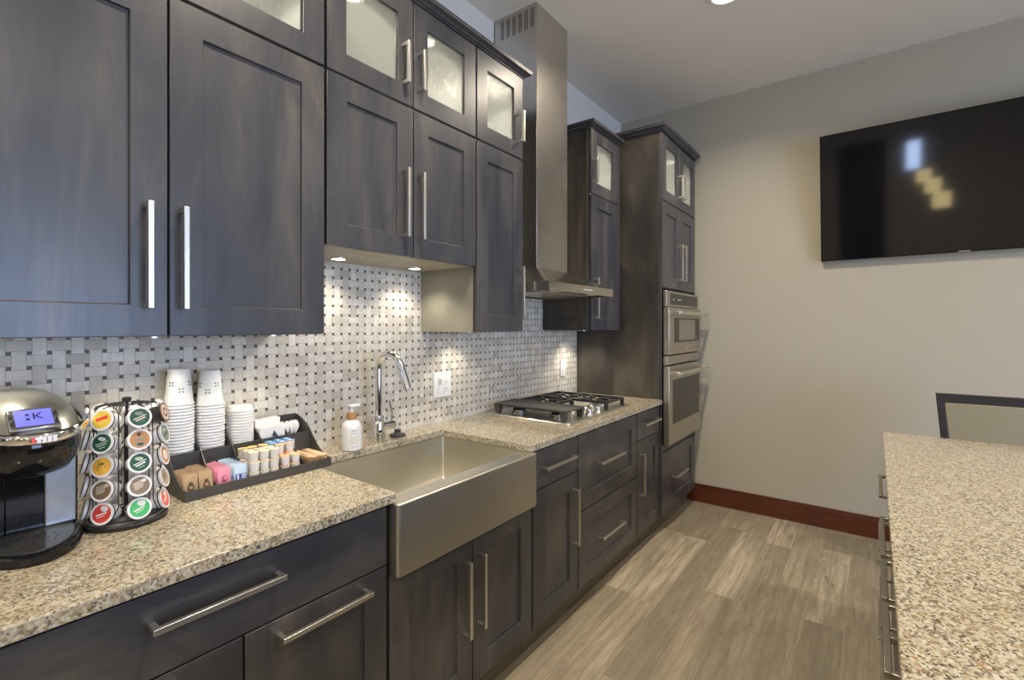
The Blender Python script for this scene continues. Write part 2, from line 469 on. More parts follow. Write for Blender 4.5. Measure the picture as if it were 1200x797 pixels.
# ------------------------------------------------------------------ cabinets
def slab_front(x, y0, y1, z0, z1, t=.02):
    return MB().box(x-t, x, y0, y1, z0, z1)
def shaker(x, y0, y1, z0, z1, st=.076, t=.02, rec=.009, hole=False, sb=None):
    sb = st if sb is None else sb
    a0, a1, b0, b1 = y0+st, y1-st, z0+sb, z1-sb
    e = .0015
    o = [(y0,z0),(y1,z0),(y1,z1),(y0,z1)]
    i = [(a0,b0),(a1,b0),(a1,b1),(a0,b1)]
    mb = MB(); xb = x-t
    vs = [(x,*p) for p in o]+[(x,*p) for p in i]+[(xb,*p) for p in o]
    fs = []
    for k in range(4):
        j = (k+1) % 4
        fs += [(k, j, 4+j, 4+k), (k, 8+k, 8+j, j)]
    if hole:
        vs += [(xb,*p) for p in i]
        for k in range(4):
            j = (k+1) % 4
            fs += [(4+k, 4+j, 12+j, 12+k), (8+k, 12+k, 12+j, 8+j)]
    else:
        vs += [(x-rec, p[0]+(e if p[0] == a0 else -e), p[1]+(e if p[1] == b0 else -e)) for p in i]
        for k in range(4):
            j = (k+1) % 4
            fs.append((4+k, 4+j, 12+j, 12+k))
        fs += [(12,13,14,15), (8,11,10,9)]
    return mb.add(vs, fs)
def handle(parent, x, c, length, vert, z=None, so=.034, name='handle'):
    # c = fixed coordinate (y for vertical, z for horizontal); z = centre along the bar
    mb = MB(); w = .0062; l = length/2
    def b(u0, u1, w0, w1, x0, x1):
        if vert: mb.box(x0, x1, c+w0, c+w1, z+u0, z+u1)
        else: mb.box(x0, x1, z+u0, z+u1, c+w0, c+w1)
    b(-l, l, -w, w, x+so-.006, x+so+.006)
    for s in (-1, 1):
        e0, e1 = sorted((s*l, s*(l-.014)))
        b(e0+.0005, e1-.0005, -w*.92, w*.92, x, x+so-.004)
    h = build(name, mb, NICKEL_V if vert else NICKEL, parent, bevel=.0012)
    h['label'] = 'satin nickel bar pull'
    return h
def front(parent, name, mb, horiz=False):
    return build(name, mb, WOOD_H if horiz else WOOD_V, parent, bevel=.0012)
G = .0015
def door(parent, x, y0, y1, z0, z1, hy=None, hz=None, hl=.258, horiz=False, name='door', st=.076, vert=True):
    d = front(parent, name, shaker(x, y0+G, y1-G, z0+G, z1-G, st), horiz)
    if hy is not None:
        if vert: handle(d, x, hy, hl, True, hz)
        else: handle(d, x, hz, hl, False, hy)
    return d
def glass_door(parent, x, y0, y1, z0, z1, hy=None, hz=None, hl=.155):
    d = front(parent, 'glass_door', shaker(x, y0+G, y1-G, z0+G, z1-G, .073, hole=True))
    st = .073
    p = build('pane', MB().box(x-.016, x-.011, y0+st-.004, y1-st+.004, z0+st-.004, z1-st+.004), GLASS, d, smooth=False)
    p['label'] = 'rain textured glass pane lit from inside'
    if hy is not None: handle(d, x, hy, hl, True, hz)
    return d
def carcass(x0, x1, y0, y1, z0, z1, zshelf=None, t=.018):
    """closed box below zshelf, open-fronted lit box above it; material 1 = white interior"""
    mb = MB()
    zs = z0 if zshelf is None else zshelf
    if zshelf is not None: mb.box(x0, x1, y0, y1, z0, zs)
    mb.box(x0, x1, y0, y0+t, zs, z1).box(x0, x1, y1-t, y1, zs, z1)
    mb.box(x0, x1, y0+t, y1-t, z1-t, z1).box(x0, x0+.01, y0+t, y1-t, zs, z1-t)
    # pale liner
    e = .002
    a0, a1, b0, b1 = y0+t, y1-t, zs, z1-t
    mb.box(x0+.01, x0+.012, a0, a1, b0, b1, 1)
    mb.box(x0+.012, x1-.004, a0, a0+e, b0, b1, 1).box(x0+.012, x1-.004, a1-e, a1, b0, b1, 1)
    mb.box(x0+.012, x1-.004, a0+e, a1-e, b1-e, b1, 1).box(x0+.012, x1-.004, a0+e, a1-e, b0, b0+e, 1)
    return mb
def crown(parent, x1, y0, y1, z0, z1, left=0, right=0, xback=0.0):
    prof = [(0,0),(.005,.0),(.005,.22),(.010,.24),(.016,.42),(.028,.52),(.034,.54),(.034,1.0),(0,1.0)]
    rings = []
    for d, h in prof[:-1]:
        z = z0+h*(z1-z0)
        rings.append([(xback, y0-d*left, z), (x1+d, y0-d*left, z), (x1+d, y1+d*right, z), (xback, y1+d*right, z)])
    return build('crown_moulding', MB().loft(rings), WOOD_H, parent, smooth=False)
def inner_lamp(parent, y, z, x=.225, e=8.0):
    t = build('interior_lamp', MB().lathe([(.0,z-.0005),(.024,z-.0005),(.024,z-.005),(.0,z-.006)], (x,y,0), 20), PUCK, parent)
    L = bpy.data.lights.new('interior_beam', 'SPOT'); L.energy = e; L.color = (1,.93,.78); L.spot_size = math.radians(112); L.spot_blend = .05; L.shadow_soft_size = .008
    o = bpy.data.objects.new('interior_beam', L); C.objects.link(o); o.parent = t
    p = parent.location; o.location = (x-p.x, y-p.y, z-.012-p.z)
XU = .36; XUC = .338
ZD0, ZD1 = 2.2335, 2.2400     # gap between lower and glass doors
ZT = 2.648
def wall_cab(label, y0, y1, zb, doors, gdoors, left=0, right=0, filler=None):
    t = thing('upper_cabinet', label, 'cabinet', (0, (y0+y1)/2, zb), 'dark stained wall cabinets with lit glass tops')
    b = build('carcass', carcass(0.0015, XUC, y0+.001, y1-.001, zb+.004, ZT, ZD0), [SIDE, SHELLIN], t, smooth=False)
    build('underside', MB().box(0.002, XUC-.001, y0+.0015, y1-.0015, zb, zb+.004), LIGHTWOOD if zb > 1.5 else SIDE, t, smooth=False)
    for a in doors: door(t, XU, a[0], a[1], zb, ZD0, a[2], a[3])
    for a in gdoors: glass_door(t, XU, a[0], a[1], ZD1, ZT, a[2], a[3])
    crown(t, XU, y0, y1, ZT+.001, ZT+.04, left, right)
    for a in gdoors: inner_lamp(t, (a[0]+a[1])/2, ZT-.0205)
    return t
ZA = 1.373
wall_cab('big dark blue grey wall cabinet above the coffee machine, largest doors in view', .016, .886, ZA,
         [(.018,.4515,.405,1.571), (.4535,.884,.480,1.571)], [(.018,.4515,.405,2.385), (.4535,.884,.480,2.385)])
wall_cab('short dark wall cabinet above the sink with a raised pale underside', .888, 1.6255, 1.664,
         [(.890,1.2585,1.207,1.862), (1.2605,1.624,1.284,1.862)], [(.890,1.2585,1.207,2.385), (1.2605,1.624,1.284,2.385)])
cC = wall_cab('narrow tall wall cabinet between the short sink cabinet and the range hood', 1.629, 1.984, ZA,
         [(1.631,1.983,1.944,1.567)], [(1.631,1.983,1.944,2.390)], right=1)
build('lit_side_skin', MB().box(.001, .3385, 1.6262, 1.6288, ZA, 1.6635), plain('puck_lit_side_tone', (.30,.285,.225), .4, 0, .08, 10), cC, smooth=False)  # added skin, its paler tone paints in the puck light falling on this side
tD = wall_cab('narrow wall cabinet between the range hood and the tall oven cabinet', 2.722, 3.150, ZA,
         [(2.724,3.104,2.757,1.578)], [(2.724,3.104,2.740,2.382)], left=1)
build('filler_strip', MB().box(.32, XU-.002, 3.106, 3.149, ZA, ZT), WOOD_V, tD, smooth=False)

ep = shaker(0, .004, .335, ZA+.002, ZT-.002, .07, .010, .005)
ep.v = [(p[1], 2.7222-.0105-p[0], p[2]) for p in ep.v]      # face turned towards the hood
build('end_panel', ep, SIDE, tD, bevel=.001)
# base cabinets ---------------------------------------------------------------
XB = .63; ZB0, ZB1 = .115, .868
def base_cab(label, y0, y1, ztop=.872, name='base_cabinet'):
    t = thing(name, label, 'cabinet', (0, (y0+y1)/2, 0), 'dark stained base cabinets along the left wall')
    build('carcass', MB().box(.002, .608, y0+.0005, y1-.0005, .10, ztop), INNER, t, smooth=False)
    build('toe_kick', MB().box(.40, .575, y0+.0005, y1-.0005, 0, .0995), TOEMAT, t, smooth=False)
    return t
def drawer(parent, x, y0, y1, z0, z1, hy, hz, hl, slab=True, st=.076):
    mb = slab_front(x, y0+G, y1-G, z0+G, z1-G) if slab else shaker(x, y0+G, y1-G, z0+G, z1-G, st)
    d = front(parent, 'drawer', mb, True)
    handle(d, x, hz, hl, False, hy)
    return d
t = base_cab('wide base cabinet in front of the coffee machine with one broad top drawer', .006, .920)
drawer(t, XB, .008, .9175, .6955, ZB1, .462, .805, .265)
door(t, XB, .008, .5125, ZB0, .6935, .26, .655, .257, vert=False)
door(t, XB, .5145, .9175, ZB0, .6935, .7145, .655, .257, vert=False)
t = base_cab('sink base cabinet with two doors below the steel apron', .922, 1.674, .655)
door(t, XB, .926, 1.296, ZB0, .657, 1.249, .448, .265)
door(t, XB, 1.298, 1.670, ZB0, .657, 1.327, .448, .265)
build('side_stile', MB().box(.560,.607,.9225,.934,.656,.871).box(.560,.607,1.660,1.6735,.656,.871), INNER, t, smooth=False)
t = base_cab('base cabinet right of the sink with one slab drawer over a door', 1.676, 2.066)
drawer(t, XB, 1.678, 2.0645, .6985, ZB1, 1.865, .787, .262)
door(t, XB, 1.678, 2.0645, ZB0, .6965, 2.012, .494, .266)
t = base_cab('base cabinet under the cooktop with two deep framed drawers', 2.068, 2.791)
drawer(t, XB, 2.070, 2.7885, .490, ZB1, 2.402, .692, .285, False)
drawer(t, XB, 2.070, 2.7885, ZB0, .4865, 2.406, .303, .280, False)
t = base_cab('narrow base cabinet beside the ovens with a small drawer over a door', 2.793, 3.178)
drawer(t, XB, 2.7955, 3.174, .6985, ZB1, 2.985, .793, .262)
door(t, XB, 2.7955, 3.174, ZB0, .6965, 2.832, .491, .258)

# tall oven cabinet -----------------------------------------------------------
XT = .645; TY0, TY1 = 3.180, 3.925
t = thing('oven_cabinet', 'tall dark oven cabinet reaching near the ceiling beside the end wall', 'cabinet', (0, 3.55, 0))
TZ = 2.705
mb = carcass(0.0, .622, TY0, TY1, 1.655, TZ, 2.250)
mb.box(0, .622, TY0, TY0+.02, .10, 1.655).box(0, .622, TY1-.02, TY1, .10, 1.655).box(0, .02, TY0+.02, TY1-.02, .10, 1.655)
mb.box(.02, .622, TY0+.02, TY1-.02, .10, .575)
build('carcass', mb, [SIDE, SHELLIN], t, smooth=False)
build('face_stile', MB().box(.6225, XT-.002, TY0, TY0+.010, .12, TZ).box(.6225, XT-.002, TY1-.006, TY1, .12, TZ).box(.6225, XT-.004, TY0+.01, TY1-.006, .553, .596), WOOD_V, t, smooth=False)
build('toe_kick', MB().box(.40, .58, TY0, TY1, 0, .0995), TOEMAT, t, smooth=False)
drawer(t, XT, TY0+.012, TY1-.008, .128, .548, 3.515, .345, .262, False)
door(t, XT, TY0+.012, 3.553, 1.660, 2.2475, 3.512, 1.855, .262)
door(t, XT, 3.555, TY1-.008, 1.660, 2.2475, 3.592, 1.855, .262)
glass_door(t, XT, TY0+.012, 3.553, 2.2520, 2.700, 3.512, 2.405, .165)
glass_door(t, XT, 3.555, TY1-.008, 2.2520, 2.700, 3.592, 2.405, .165)
crown(t, XT, TY0, TY1, TZ+.001, TZ+.048, 1, .75)
inner_lamp(t, 3.37, TZ-.0205, .46)
inner_lamp(t, 3.74, TZ-.0205, .46)

# wall ovens --------------------------------------------------------------------
OY0, OY1 = 3.192, 3.917
def oven_handle(parent, z, y0, y1, xf):
    mb = MB().tube([(xf+.062, y0, z), (xf+.062, y1, z)], .0125, 16)
    for yy in (y0+.012, y1-.012): mb.box(xf-.001, xf+.064, yy-.016, yy+.016, z-.013, z+.013)
    return build('handle', mb, NICKEL, parent, bevel=.003)
t = thing('microwave_oven', 'upper built-in steel oven with control panel and pale window', 'oven', (0, 3.55, 1.2))
build('body', MB().box(.05, .650, OY0+.012, OY1-.012, 1.202, 1.638), BLACK_SATIN, t)
cp = build('control_panel', MB().box(.650, .672, OY0, OY1, 1.533, 1.640), STEEL_D, t, bevel=.003)
build('display', MB().box(.6722, .6735, OY0+.075, OY1-.03, 1.548, 1.625), BLACK_GLASS, cp, bevel=.002)
build('screen', MB().box(.6736, .6742, 3.60, 3.70, 1.565, 1.602), BLACK_GLOSS, cp)
build('button', MB().box(.6736, .6742, 3.33, 3.34, 1.58, 1.59).box(.6736,.6742,3.42,3.50,1.583,1.587), LOGO, cp)
d = build('door', MB().box(.650, .690, OY0, OY1, 1.207, 1.527), STEEL_D, t, bevel=.004)
build('window_glass', MB().box(.6902, .6915, OY0+.105, OY1-.045, 1.288, 1.458), BLACK_GLASS, d, bevel=.003)
build('inner_window', MB().box(.6917, .6923, OY0+.20, OY1-.155, 1.300, 1.446), plain('oven_window_mesh', (.20,.18,.13), .12), d, bevel=.003)
lg = MB().disc((.6902, 3.565, 1.245), .011, (1,0,0), 20); build('badge', lg, LOGO, d)
oven_handle(d, 1.487, OY0+.02, OY1-.02, .690)
t = thing('built_in_oven', 'lower built-in steel wall oven with dark window above the bottom drawer', 'oven', (0, 3.55, .6))
build('body', MB().box(.05, .650, OY0+.012, OY1-.012, .598, 1.199), BLACK_SATIN, t)
build('vent_trim', MB().box(.650, .676, OY0, OY1, 1.138, 1.198), STEEL_D, t, bevel=.003)
d = build('door', MB().box(.650, .690, OY0, OY1, .602, 1.130), STEEL_D, t, bevel=.004)
build('window_glass', MB().box(.6902, .6915, OY0+.075, OY1-.045, .735, 1.035), BLACK_GLASS, d, bevel=.003)
oven_handle(d, 1.083, OY0+.02, OY1-.02, .690)

# worktop -------------------------------------------------------------------------
CZ0, CZ1, XCF = .878, .908, .65
SY0, SY1, SXB = .938, 1.636, .139
def rounded(pts_r, n=5):
    out = []
    N = len(pts_r)
    for i in range(N):
        x, y, r = pts_r[i]; p = Vector((x, y)); a = Vector(pts_r[i-1][:2]); b = Vector(pts_r[(i+1) % N][:2])
        if r == 0: out.append((x, y)); continue
        u = (a-p).normalized(); w = (b-p).normalized()
        for k in range(n+1):
            s = k/n; q0 = p+u*r*(1-s); q1 = p+w*r*s
            q = q0.lerp(q1, s); out.append((q.x, q.y))
    return out
# U-shaped slab round the sink
outl = rounded([(0.001,-.02,0),(XCF,-.02,0),(XCF,SY0,.008),(SXB,SY0,.012),(SXB,SY1,.012),(XCF,SY1,.028),(XCF,3.177,0),(0.001,3.177,0)])
wt = MB()
n = len(outl)
o = build('worktop', wt.prism(outl, 'z', CZ0, CZ1), GRANITE, bevel=.003, angle=30)
tag(o, 'speckled beige granite worktop along the tiled wall', 'worktop')

# sink ----------------------------------------------------------------------------
t = thing('farmhouse_sink', 'stainless steel apron front sink set in the granite', 'sink', (.4, 1.285, .66))
sx0, sx1, sy0, sy1 = .130, .672, .924, 1.650
zt = .8772; zb = .662
ix0, ix1, iy0, iy1 = .142, .612, .936, 1.638
mb = MB()
def rr(x0, x1, y0, y1, r, z, k=5):
    return [(p[0], p[1], z) for p in rounded([(x0,y0,r),(x1,y0,r),(x1,y1,r),(x0,y1,r)], k)]
rings = [rr(sx0, .605, sy0, sy1, .012, zb), rr(sx0, .605, sy0, sy1, .012, zt), rr(ix0, ix1-.012, iy0, iy1, .012, zt),
         rr(ix0, ix1-.012, iy0, iy1, .012, zb+.03), rr(ix0+.012, ix1-.024, iy0+.012, iy1-.012, .012, zb+.012)]
mb.loft(rings, 0)
build('basin', mb, STEEL_Y, t, angle=50)
ap = MB().loft([rr(.604, sx1, sy0, sy1, .014, z) for z in (zb, zt+.001)])
build('apron', ap, STEEL_Y, t, bevel=.004, angle=40)
build('drain', MB().lathe([(.055,0),(.055,.003),(.040,.003),(.036,-.001),(.0,-.001)], (.36,1.287,zb+.0125), 28), CHROME, t)

# faucet ----------------------------------------------------------------------------
fx, fy = .108, 1.289
t = thing('faucet', 'tall chrome gooseneck faucet behind the sink', 'faucet', (fx, fy, CZ1))
build('body', MB().lathe([(.026,CZ1),(.0265,CZ1+.002),(.0255,1.018),(.023,1.022),(.0,1.022)], (fx,fy,0), 28), CHROME, t)
dirx, diry = .965, .262
path = [(fx,fy,1.015), (fx,fy,1.10), (fx,fy,1.215)]
R = .055
for k in range(1, 15):
    a = PI - k*PI*.90/14
    d = R+R*math.cos(a)
    path.append((fx+dirx*d, fy+diry*d, 1.222+R*1.15*math.sin(a)))
build('spout', MB().tube(path, .0140, 18), CHROME, t)
e = Vector(path[-1]); dv = (Vector(path[-1])-Vector(path[-2])).normalized()
build('spray_head', MB().tube([e, e+dv*.004, e+dv*.006, e+dv*.100, e+dv*.107], .0165, 18).xf(Matrix.Identity(4)), CHROME, t)
build('lever', MB().tube([(fx,fy+.02,.976),(fx,fy+.082,.974)], .0165, 18).tube([(fx+.004,fy+.066,.985),(fx+.002,fy+.070,1.03),(fx-.004,fy+.062,1.078)], .0045, 10), CHROME, t)

tag(build('sink_stopper', MB().lathe([(.0,CZ1),(.034,CZ1),(.036,CZ1+.004),(.033,CZ1+.010),(.016,CZ1+.015),(.013,CZ1+.020),(.015,CZ1+.028),(.012,CZ1+.031),(.0,CZ1+.031)], (.074,1.42,0), 28), RUBBER), 'dark grey sink stopper lying on the granite beside the faucet', 'stopper')

t = thing('soap_bottle', 'white pump soap bottle with bamboo collar left of the faucet', 'soap bottle', (.112,1.156,CZ1))
so = (.112,1.156,0)
build('bottle', MB().lathe([(.0,CZ1),(.035,CZ1),(.0395,CZ1+.004),(.0395,.996),(.037,1.006),(.030,1.018),(.020,1.026),(.018,1.030),(.0,1.030)], so, 28), WHITE_PLASTIC, t)
build('collar', MB().lathe([(.0,1.029),(.0205,1.029),(.0205,1.056),(.0,1.056)], so, 24), BAMBOO, t, bevel=.001)
build('pump', MB().lathe([(.0,1.0562),(.008,1.0562),(.007,1.076),(.0,1.076)], so, 16).box(so[0]-.012,so[0]+.012,so[1]-.012,so[1]+.034,1.0762,1.086), WHITE_PLASTIC, t, bevel=.002)
lab = MB()
def on_bottle(z0, z1, a0, a1, r, mi):
    seg = 8; vs = []; fs = []
    for k in range(seg+1):
        a = a0+(a1-a0)*k/seg
        for z in (z0, z1): vs.append((so[0]+r*math.cos(a), so[1]+r*math.sin(a), z))
    for k in range(seg): fs.append((2*k,2*k+2,2*k+3,2*k+1))
    lab.add(vs, fs, mi)
for (z0, z1, w, mi) in ((.985,.992,.32,0),(.975,.980,.45,0),(.962,.966,.6,1),(.954,.957,.55,1),(.946,.949,.6,1),(.938,.941,.5,1),(.925,.928,.45,0)):
    on_bottle(z0, z1, -.35-w/2-.1, -.35+w/2+.1, .0398, mi)
build('label_print', lab, [LABELGREY, LABELGOLD], t)

# wall switch + outlet ------------------------------------------------------------------
t = thing('dimmer_switch_plate', 'double white switch and socket plate on the tile right of the faucet', 'switch', (0,1.77,1.10))
build('plate', MB().box(.0, .007, 1.706, 1.832, 1.036, 1.164), WHITE_PLASTIC, t, bevel=.003)
build('dimmer', MB().box(.0072, .010, 1.735, 1.762, 1.058, 1.135), WHITE_PLASTIC, t, bevel=.001)
build('rocker', MB().box(.0102, .0125, 1.738, 1.759, 1.100, 1.132), plain('grey_rocker', (.5,.5,.48), .4), t, bevel=.001)
build('receptacle', MB().box(.0072, .0095, 1.778, 1.806, 1.058, 1.135), WHITE_PLASTIC, t, bevel=.001)
sl = MB()
for zc in (1.115, 1.078):
    for yy in (1.787, 1.797): sl.box(.0096, .0099, yy-.0012, yy+.0012, zc-.004, zc+.004)
    sl.box(.0096, .0099, 1.790, 1.794, zc-.012, zc-.009)
build('socket_slots', sl, BLACK_SATIN, t)
t = thing('outlet_plate', 'narrow white outlet plate on the tile above the cooktop', 'outlet', (0,2.97,1.10))
build('plate', MB().box(.0, .007, 2.935, 3.003, 1.043, 1.163), WHITE_PLASTIC, t, bevel=.003)
build('receptacle', MB().box(.0072, .0095, 2.952, 2.986, 1.062, 1.145), WHITE_PLASTIC, t, bevel=.001)
sl = MB()
for zc in (1.122, 1.085):
    for yy in (2.963, 2.975): sl.box(.0096, .0099, yy-.0012, yy+.0012, zc-.004, zc+.004)
build('socket_slots', sl, BLACK_SATIN, t)

# range hood ---------------------------------------------------------------------------
HY0, HY1, HX = 1.990, 2.7095, .512
HY0 = 1.9885
t = thing('range_hood', 'stainless chimney range hood rising to the ceiling', 'range hood', (0, 2.35, 1.577))
CY0, CY1, CX1 = 2.203, 2.533, .296
lip = MB()
def ringbox(x0, x1, y0, y1, z): return [(x0,y0,z),(x1,y0,z),(x1,y1,z),(x0,y1,z)]
lip.loft([ringbox(.001,HX,HY0,HY1,1.577), ringbox(.001,HX,HY0,HY1,1.622), ringbox(.001,HX-.004,HY0+.004,HY1-.004,1.6222), ringbox(.001,CX1+.004,CY0-.004,CY1+.004,1.722)], cap0=False)
lip.loft([ringbox(.001,HX,HY0,HY1,1.577), ringbox(.012,HX-.012,HY0+.012,HY1-.012,1.577), ringbox(.012,HX-.012,HY0+.012,HY1-.012,1.590)], cap0=False)
build('canopy', lip, STEEL_P, t, smooth=False)
ch = build('chimney', MB().box(.001, CX1, CY0, CY1, 1.7222, ZC), STEEL_Z, t, bevel=.0015)
vs = MB()
for k in range(6):
    xx = .045+k*.042
    # slot of small slanted perforations
    for r in range(11):
        for c in range(2):
            xa = xx+c*.014; za = 3.055+r*.0098
            vs.add([(xa,CY0-.0004,za),(xa+.010,CY0-.0004,za+.003),(xa+.010,CY0-.0004,za+.0088),(xa,CY0-.0004,za+.0058)], [(0,1,2,3)])
v = build('vent_slots', vs, BLACK_SATIN, ch, smooth=False); v['label'] = 'six dark perforated vent slots'
build('filter', MB().box(.10, .40, HY0+.10, 2.345, 1.5795, 1.589).box(.10, .40, 2.36, HY1-.10, 1.5795, 1.589), STEEL_D, t, bevel=.002)
for yy in (HY0+.16, HY1-.16):
    build('lamp', MB().lathe([(.0,1.579),(.03,1.579),(.033,1.5895),(.0,1.5895)], (.452,yy,0), 20), plain('frosted_lamp_lens', (.8,.78,.7), .3), t)
build('rear_seam', MB().box(.19,.20,HY0-.0008,HY0,1.580,1.619), LOGO, t)
build('emblem', MB().box(HX, HX+.0008, 2.34, 2.44, 1.598, 1.602), LOGO, t)

# cooktop --------------------------------------------------------------------------------
KX0, KX1, KY0, KY1 = .050, .583, 2.058, 2.812
t = thing('gas_cooktop', 'stainless gas cooktop with black grates and griddle plate', 'cooktop', (.32, 2.43, CZ1))
zc = CZ1
build('tray', MB().loft([rr(KX0,KX1,KY0,KY1,.02,zc), rr(KX0,KX1,KY0,KY1,.02,zc+.006), rr(KX0+.004,KX1-.004,KY0+.004,KY1-.004,.018,zc+.011), rr(KX0+.016,KX1-.016,KY0+.016,KY1-.016,.016,zc+.011), rr(KX0+.03,KX1-.03,KY0+.03,KY1-.03,.012,zc+.006)]), STEEL_Y, t)
def burner(x, y, r):
    b = build('burner', MB().lathe([(r*1.25,zc+.006),(r*1.25,zc+.012),(r,zc+.015),(r,zc+.022),(.0,zc+.022)], (x,y,0), 24), plain('burner_alloy', (.45,.44,.42), .35, .9), t)
    build('burner_cap', MB().lathe([(.0,zc+.0222),(r*.98,zc+.0222),(r*.98,zc+.028),(r*.8,zc+.031),(.0,zc+.031)], (x,y,0), 24), CASTIRON, b)
for x, y, r in ((.18,2.20,.036),(.43,2.20,.030),(.20,2.43,.045),(.19,2.68,.030),(.42,2.72,.036)): burner(x, y, r)
# griddle plate
gx0, gx1, gy0, gy1 = .075, .545, 2.098, 2.300
gz = zc+.060
gm = MB().loft([rr(gx0+.015,gx1-.015,gy0+.012,gy1-.012,.02,gz-.010), rr(gx0,gx1,gy0,gy1,.025,gz-.003), rr(gx0,gx1,gy0,gy1,.025,gz+.003), rr(gx0+.010,gx1-.010,gy0+.010,gy1-.010,.02,gz+.003), rr(gx0+.014,gx1-.014,gy0+.014,gy1-.014,.02,gz)])
for (a, b) in ((gx0+.004, gy0+.004), (gx1-.044, gy0+.004), (gx0+.004, gy1-.028), (gx1-.044, gy1-.028)):
    gm.loft([[(a,b,gz-.004),(a+.040,b,gz-.004),(a+.040,b+.024,gz-.004),(a,b+.024,gz-.004)], [(a+.006,b+.003,zc+.0085),(a+.034,b+.003,zc+.0085),(a+.034,b+.020,zc+.0085),(a+.006,b+.020,zc+.0085)]])
g = build('griddle_plate', gm, plain('griddle_grey_iron', (.055,.052,.048), .38, 0, .15, 90), t)
def grate(y0, y1, x0, x1, nm='grate'):
    mb = MB(); z = zc+.056; w = .0065; h = .014
    def bar(xa, ya, xb, yb):
        d = Vector((xb-xa, yb-ya)); n = Vector((-d.y, d.x)).normalized()*w
        for a in (0,):
            p = [(xa+n.x,ya+n.y),(xb+n.x,yb+n.y),(xb-n.x,yb-n.y),(xa-n.x,ya-n.y)]
            mb.loft([[(q[0],q[1],z-h) for q in p], [(q[0],q[1],z) for q in p]])
    bar(x0,y0,x0,y1); bar(x1,y0,x1,y1); bar(x0,y0,x1,y0); bar(x0,y1,x1,y1)
    cy = (y0+y1)/2
    for cx in ([x0+(x1-x0)*.27, x0+(x1-x0)*.73] if x1-x0 > .3 else [(x0+x1)/2]):
        for k in range(4):
            a = PI/4+k*PI/2
            bar(cx+.022*math.cos(a), cy+.022*math.sin(a), max(x0,min(x1,cx+.11*math.cos(a))), max(y0,min(y1,cy+.11*math.sin(a))))
        bar(cx+.03, cy, cx+.085, cy); bar(cx-.03, cy, cx-.085, cy)
    for xa in (x0, x1):
        for ya in (y0, y1):
            mb.loft([[(xa-.008,ya-.008,z-.002),(xa+.008,ya-.008,z-.002),(xa+.008,ya+.008,z-.002),(xa-.008,ya+.008,z-.002)],
                     [(xa-.011,ya-.011,zc+.0085),(xa+.011,ya-.011,zc+.0085),(xa+.011,ya+.011,zc+.0085),(xa-.011,ya+.011,zc+.0085)]])
    return build(nm, mb, CASTIRON, t, bevel=.001)
grate(2.325, 2.530, .080, .330)
grate(2.560, 2.780, .080, .540)
for (x, y) in ((.535,2.36),(.475,2.42),(.535,2.46),(.415,2.38),(.475,2.50),):
    kb = build('knob', MB().lathe([(.0,zc+.006),(.024,zc+.006),(.024,zc+.011),(.019,zc+.013),(.0175,zc+.036),(.014,zc+.039),(.0,zc+.039)], (x,y,0), 22).box(x-.0045,x+.0045,y-.018,y+.018,zc+.030,zc+.044), NICKEL, t, bevel=.0015)
st = build('sticker', MB().box(.560,.574,2.415,2.430,zc+.0095,zc+.0105), RED_STICKER, t)

# ------------------------------------------------------------------ coffee machine
my = .213
t = thing('coffee_machine', 'black and silver pod coffee machine with a blue screen', 'coffee machine', (.2, my, CZ1))
def stad(x0, xs, x1, hw, z, n=14, r=.028):
    """outline: square back at x0, straight to xs, half ellipse to x1"""
    pts = [(x0, my-hw+r, z), (x0+r*.3, my-hw+r*.3, z), (x0+r, my-hw, z)]
    for k in range(n+1):
        a = -PI/2+PI*k/n
        pts.append((xs+(x1-xs)*math.cos(a), my+hw*math.sin(a), z))
    pts += [(x0+r, my+hw, z), (x0+r*.3, my+hw-r*.3, z), (x0, my+hw-r, z)]
    return pts
build('base', MB().loft([stad(.03,.235,.402,.089,CZ1), stad(.03,.235,.412,.094,CZ1+.004), stad(.03,.235,.412,.094,CZ1+.018), stad(.03,.235,.406,.090,CZ1+.022)]), BLACK_GLOSS, t, angle=50)
dt = build('drip_tray', MB().loft([stad(.236,.240,.396,.080,CZ1+.0222,14,.004), stad(.236,.240,.396,.080,CZ1+.0255,14,.004)]), plain('drip_tray_grey', (.045,.045,.047), .14, .2), t, bevel=.001)
hl = MB()
for r_, n_ in ((.012,5),(.026,9),(.040,13)):
    for k in range(n_):
        a = 2*PI*k/n_
        hl.disc((.315+r_*math.cos(a), my+.0+r_*math.sin(a), CZ1+.0256), .0032, (0,0,1), 8, h=.0003)
build('drain_holes', hl, BLACK_SATIN, dt)
cpoly = rounded([(.035,my-.098,.03),(.195,my-.100,.02),(.236,my-.090,0),(.236,my+.090,0),(.195,my+.100,.02),(.035,my+.098,.03)])
build('column', MB().prism(cpoly, 'z', CZ1+.0225, 1.10), BLACK_GLOSS, t, angle=50)
for s in (-1, 1):
    a, b = sorted((my+s*.032, my+s*.087))
    build('side_panel', MB().box(.2365, .242, a, b, CZ1+.026, 1.098), GREY_PLASTIC if s > 0 else BLACK_GLOSS, t, bevel=.002)
build('center_panel', MB().box(.2365, .240, my-.0315, my+.0315, CZ1+.026, 1.098), BLACK_GLOSS, t, bevel=.001)
head = [stad(.04,.20,.300,.062,1.066), stad(.035,.21,.332,.080,1.076), stad(.032,.21,.362,.092,1.100), stad(.03,.21,.380,.097,1.130), stad(.03,.21,.382,.097,1.156),
        stad(.03,.20,.369,.0955,1.172), stad(.03,.19,.343,.092,1.190), stad(.03,.17,.318,.086,1.207), stad(.035,.15,.278,.073,1.224), stad(.045,.12,.22,.055,1.236), stad(.06,.11,.165,.040,1.2415)]
build('brew_head', MB().loft(head[:6]), BLACK_GLOSS, t, angle=60)
